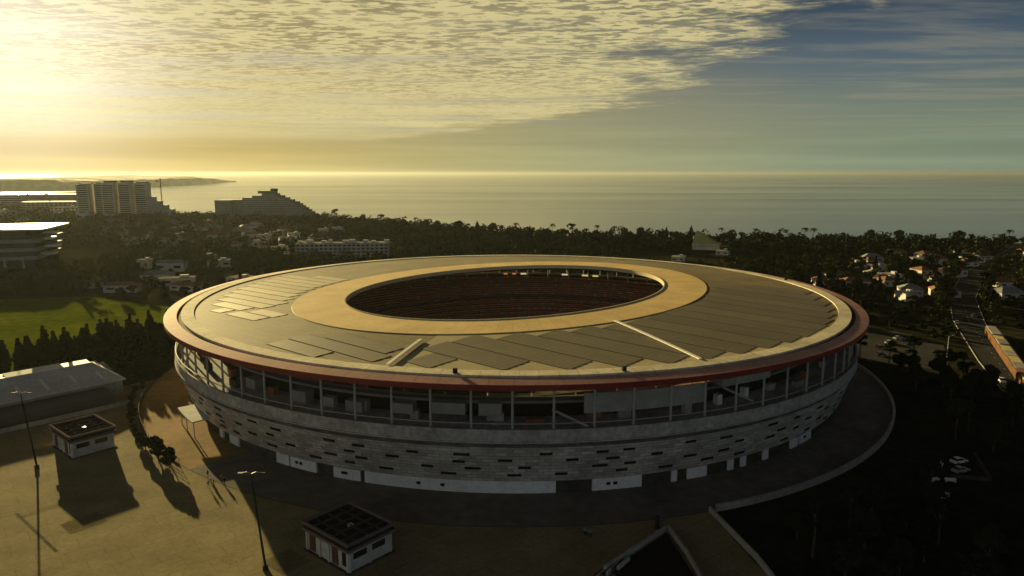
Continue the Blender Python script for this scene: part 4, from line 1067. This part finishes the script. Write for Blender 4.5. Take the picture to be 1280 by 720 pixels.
# ------------------------------------------------------------------ haze
hz = MB().add([(x, y, z) for z in (-36, 96) for x, y in ((-43000, -1000), (43000, -1000), (43000, 44500), (-43000, 44500))], [(3, 2, 1, 0), (4, 5, 6, 7), (0, 1, 5, 4), (1, 2, 6, 5), (2, 3, 7, 6), (3, 0, 4, 7)])
hm = bpy.data.materials.new('sea haze'); hm.use_nodes = True; nt = hm.node_tree; nt.nodes.clear()
ov = nt.nodes.new('ShaderNodeOutputMaterial'); pv = nt.nodes.new('ShaderNodeVolumePrincipled')
pv.inputs['Color'].default_value = (.31, .33, .33, 1); pv.inputs['Density'].default_value = 3.1e-5; pv.inputs['Anisotropy'].default_value = .50
nt.links.new(pv.outputs[0], ov.inputs['Volume'])
ho = hz.build('haze', hm); tag(ho, 'thin sunlit haze over land and sea', 'haze', None, 'stuff')

# ------------------------------------------------------------------ sun, sky, camera
sd = bpy.data.lights.new('sun', 'SUN'); sd.energy = 5.0; sd.angle = R_(.5); sd.color = (1.0, .79, .34)
so = bpy.data.objects.new('sun', sd); COL.objects.link(so); so.rotation_euler = SUND.to_track_quat('Z', 'Y').to_euler(); so.location = (-600, 850, 150)

wd = bpy.data.worlds.new('World'); sc.world = wd; wd.use_nodes = True
nt = wd.node_tree; N, L = nt.nodes, nt.links; bg = N['Background']; bg.inputs['Strength'].default_value = .05
def sock(v, node, i):
    if hasattr(v, 'node'): L.new(v, node.inputs[i])
    else: node.inputs[i].default_value = v
def mth(op, a, b=0., c=0., clamp=False):
    n = N.new('ShaderNodeMath'); n.operation = op; n.use_clamp = clamp; sock(a, n, 0); sock(b, n, 1)
    if op in ('MULTIPLY_ADD',): sock(c, n, 2)
    return n.outputs[0]
def sstep(x, lo, hi, o0=0., o1=1.):
    n = N.new('ShaderNodeMapRange'); n.interpolation_type = 'SMOOTHSTEP'; sock(x, n, 0)
    n.inputs[1].default_value = lo; n.inputs[2].default_value = hi; n.inputs[3].default_value = o0; n.inputs[4].default_value = o1
    return n.outputs[0]
def comb(x, y, z):
    n = N.new('ShaderNodeCombineXYZ'); sock(x, n, 0); sock(y, n, 1); sock(z, n, 2); return n.outputs[0]
def noise_t(vec, scale, detail=4, rough=.55, dist=0.):
    n = N.new('ShaderNodeTexNoise'); L.new(vec, n.inputs['Vector']); n.inputs['Scale'].default_value = scale; n.inputs['Detail'].default_value = detail; n.inputs['Roughness'].default_value = rough; n.inputs['Distortion'].default_value = dist
    return n.outputs['Fac']
def vscale(col, f):
    n = N.new('ShaderNodeVectorMath'); n.operation = 'SCALE'; L.new(col, n.inputs[0]); sock(f, n, 3); return n.outputs[0]
def cmix(f, a, b):
    n = N.new('ShaderNodeMix'); n.data_type = 'RGBA'; n.clamp_factor = True
    sock(f, n, 0)
    for i, v in ((6, a), (7, b)):
        if hasattr(v, 'node'): L.new(v, n.inputs[i])
        else: n.inputs[i].default_value = (*v, 1)
    return n.outputs[2]
sky = N.new('ShaderNodeTexSky'); sky.sky_type = 'NISHITA'; sky.sun_disc = False; sky.sun_elevation = R_(SUN_EL); sky.sun_rotation = R_(SUN_AZ)
sky.dust_density = 3; sky.air_density = 1
tc = N.new('ShaderNodeTexCoord')
sp = N.new('ShaderNodeSeparateXYZ'); L.new(tc.outputs['Generated'], sp.inputs[0])
dx, dy, dz = sp.outputs
zc = mth('MAXIMUM', dz, .012)
skv = comb(dx, dy, mth('MAXIMUM', dz, .105)); L.new(skv, sky.inputs[0])
bwn = N.new('ShaderNodeRGBToBW'); L.new(sky.outputs[0], bwn.inputs[0]); lum = bwn.outputs[0]
base = vscale(sky.outputs[0], mth('DIVIDE', 1., mth('MULTIPLY_ADD', lum, 1 / 2.9, 1.)))
base = mix_rgb(N, L, 'MULTIPLY', 1, base, (1.0, 1.0, .95))
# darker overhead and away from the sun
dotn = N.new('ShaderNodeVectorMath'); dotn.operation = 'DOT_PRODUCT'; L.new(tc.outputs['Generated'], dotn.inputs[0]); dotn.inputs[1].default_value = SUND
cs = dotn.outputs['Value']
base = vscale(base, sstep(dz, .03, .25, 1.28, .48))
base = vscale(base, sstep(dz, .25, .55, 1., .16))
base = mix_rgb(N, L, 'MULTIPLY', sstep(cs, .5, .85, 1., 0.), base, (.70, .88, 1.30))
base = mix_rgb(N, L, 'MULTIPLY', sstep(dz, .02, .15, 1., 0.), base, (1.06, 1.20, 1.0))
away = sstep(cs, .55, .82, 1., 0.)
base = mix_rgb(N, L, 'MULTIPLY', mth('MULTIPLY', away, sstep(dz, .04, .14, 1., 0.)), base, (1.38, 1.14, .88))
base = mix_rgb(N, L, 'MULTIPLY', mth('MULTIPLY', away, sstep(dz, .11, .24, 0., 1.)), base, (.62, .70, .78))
# altocumulus sheet, laid out on a level layer above the ground
px = mth('DIVIDE', dx, zc); py = mth('DIVIDE', dy, zc); pv_ = comb(px, py, 0.)
n1 = noise_t(pv_, .45, 5, .6, .3)
n1c = mth('SUBTRACT', n1, .5)
n2c = mth('SUBTRACT', noise_t(pv_, 1.9, 6, .62, .6), .5)
edge = mth('MULTIPLY_ADD', n2c, 3.2, mth('MULTIPLY_ADD', n1c, 5.5, px))
mA = sstep(edge, .8, 1.9, 1., 0.)
dist = mth('SQRT', mth('ADD', mth('MULTIPLY', px, px), mth('MULTIPLY', py, py)))
far = mth('ADD', mth('MULTIPLY_ADD', px, 2.0, py), mth('MULTIPLY_ADD', n2c, 5., mth('MULTIPLY', n1c, 9.)))
mB = sstep(far, 13., 16., 1., 0.)
mC = sstep(dist, 15., 28., 1., 0.)
mass = mth('MULTIPLY', mth('MULTIPLY', mA, mB), mC)
rp = N.new('ShaderNodeMapping'); rp.inputs['Rotation'].default_value = (0, 0, R_(24)); rp.inputs['Scale'].default_value = (1., 1.7, 1); L.new(pv_, rp.inputs[0])
rip = noise_t(rp.outputs[0], 7.4, 4, .6, .35)
rip2 = noise_t(rp.outputs[0], 3.0, 3, .5, .2)
flo = mth('MULTIPLY_ADD', mth('SUBTRACT', rip2, .5), .5, rip)
flock = sstep(flo, .42, .56, 0., 1.)
calm = sstep(noise_t(pv_, .8, 3, .5, .4), .44, .64, 0., .35)
flock = mth('ADD', flock, calm, 0, True)
smooth_far = sstep(dist, 6.5, 12., 0., 1.)
flock = mth('ADD', flock, mth('MULTIPLY', smooth_far, .45), 0, True)
glow = mth('POWER', mth('MAXIMUM', cs, 0.), 9.)
cb = mth('MULTIPLY_ADD', glow, .8, 5.5)
cloud_lit = vscale(cmix(sstep(cs, .05, .62, 0., 1.), (.78, .76, .70), (1.0, .86, .42)), cb)
cloud_gap = cmix(.30, vscale(base, .85), cloud_lit)
ccol = cmix(flock, cloud_gap, cloud_lit)
col = cmix(mth('MULTIPLY', mass, .92), base, ccol)
# thin streaks low over the sea and on the right
sm = N.new('ShaderNodeMapping'); sm.inputs['Scale'].default_value = (.16, .55, 1); sm.inputs['Rotation'].default_value = (0, 0, R_(-12)); L.new(pv_, sm.inputs[0])
s1 = noise_t(sm.outputs[0], 1.6, 6, .6, .5)
stk = mth('MULTIPLY', sstep(s1, .47, .64, 0., 1.), mth('MULTIPLY', sstep(dz, .02, .07, 0., 1.), sstep(dz, .13, .24, 1., .25)))
col = cmix(mth('MULTIPLY', stk, .55), col, vscale(comb(1.0, .95, .70), mth('MULTIPLY_ADD', glow, 3., 2.2)))
# banks of thin level cloud near the horizon
el = mth('MULTIPLY', dz, 60.)
az = mth('ARCTAN2', dx, dy)
bv = comb(mth('MULTIPLY', az, 2.2), el, 0.)
b1 = noise_t(bv, .9, 4, .5)
col = vscale(col, mth('MULTIPLY_ADD', sstep(b1, .35, .7, -1., 1.), mth('MULTIPLY', sstep(dz, .02, .12, .10, .0), 1.), 1.))
# glare of the sun through cloud
gl = mth('POWER', mth('MAXIMUM', cs, 0.), 110.)
g2 = mth('POWER', mth('MAXIMUM', cs, 0.), 24.)
add = N.new('ShaderNodeVectorMath'); add.operation = 'ADD'; L.new(col, add.inputs[0]); L.new(vscale(comb(1., .93, .84), mth('MULTIPLY', gl, 4.5)), add.inputs[1])
add2 = N.new('ShaderNodeVectorMath'); add2.operation = 'ADD'; L.new(add.outputs[0], add2.inputs[0]); L.new(vscale(comb(1., .74, .24), mth('MULTIPLY', g2, .2)), add2.inputs[1])
# unseen sky dimmed overhead to deepen shade, brightened opposite the sun for the facade
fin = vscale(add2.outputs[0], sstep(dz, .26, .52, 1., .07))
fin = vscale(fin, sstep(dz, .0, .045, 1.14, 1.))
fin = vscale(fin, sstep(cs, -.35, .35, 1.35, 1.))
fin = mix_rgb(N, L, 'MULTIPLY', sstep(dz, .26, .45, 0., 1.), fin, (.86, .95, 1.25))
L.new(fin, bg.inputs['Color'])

cam = bpy.data.cameras.new('camera'); co = bpy.data.objects.new('camera', cam); COL.objects.link(co)
cam.sensor_width = 36; cam.lens = 36 * 883 / 1280; cam.clip_start = 1; cam.clip_end = 100000
co.location = (0, 0, 71.5); co.rotation_euler = (math.pi / 2 - math.atan(144 / 883), 0, 0)
sc.camera = co
sc.view_settings.view_transform = 'Standard'; sc.view_settings.look = 'None'; sc.view_settings.exposure = 1.27; sc.view_settings.gamma = 1
sc.view_settings.use_curve_mapping = False
sc.cycles.max_bounces = 6; sc.cycles.volume_bounces = 0; sc.cycles.diffuse_bounces = 3; sc.cycles.glossy_bounces = 3; sc.cycles.sample_clamp_indirect = 4
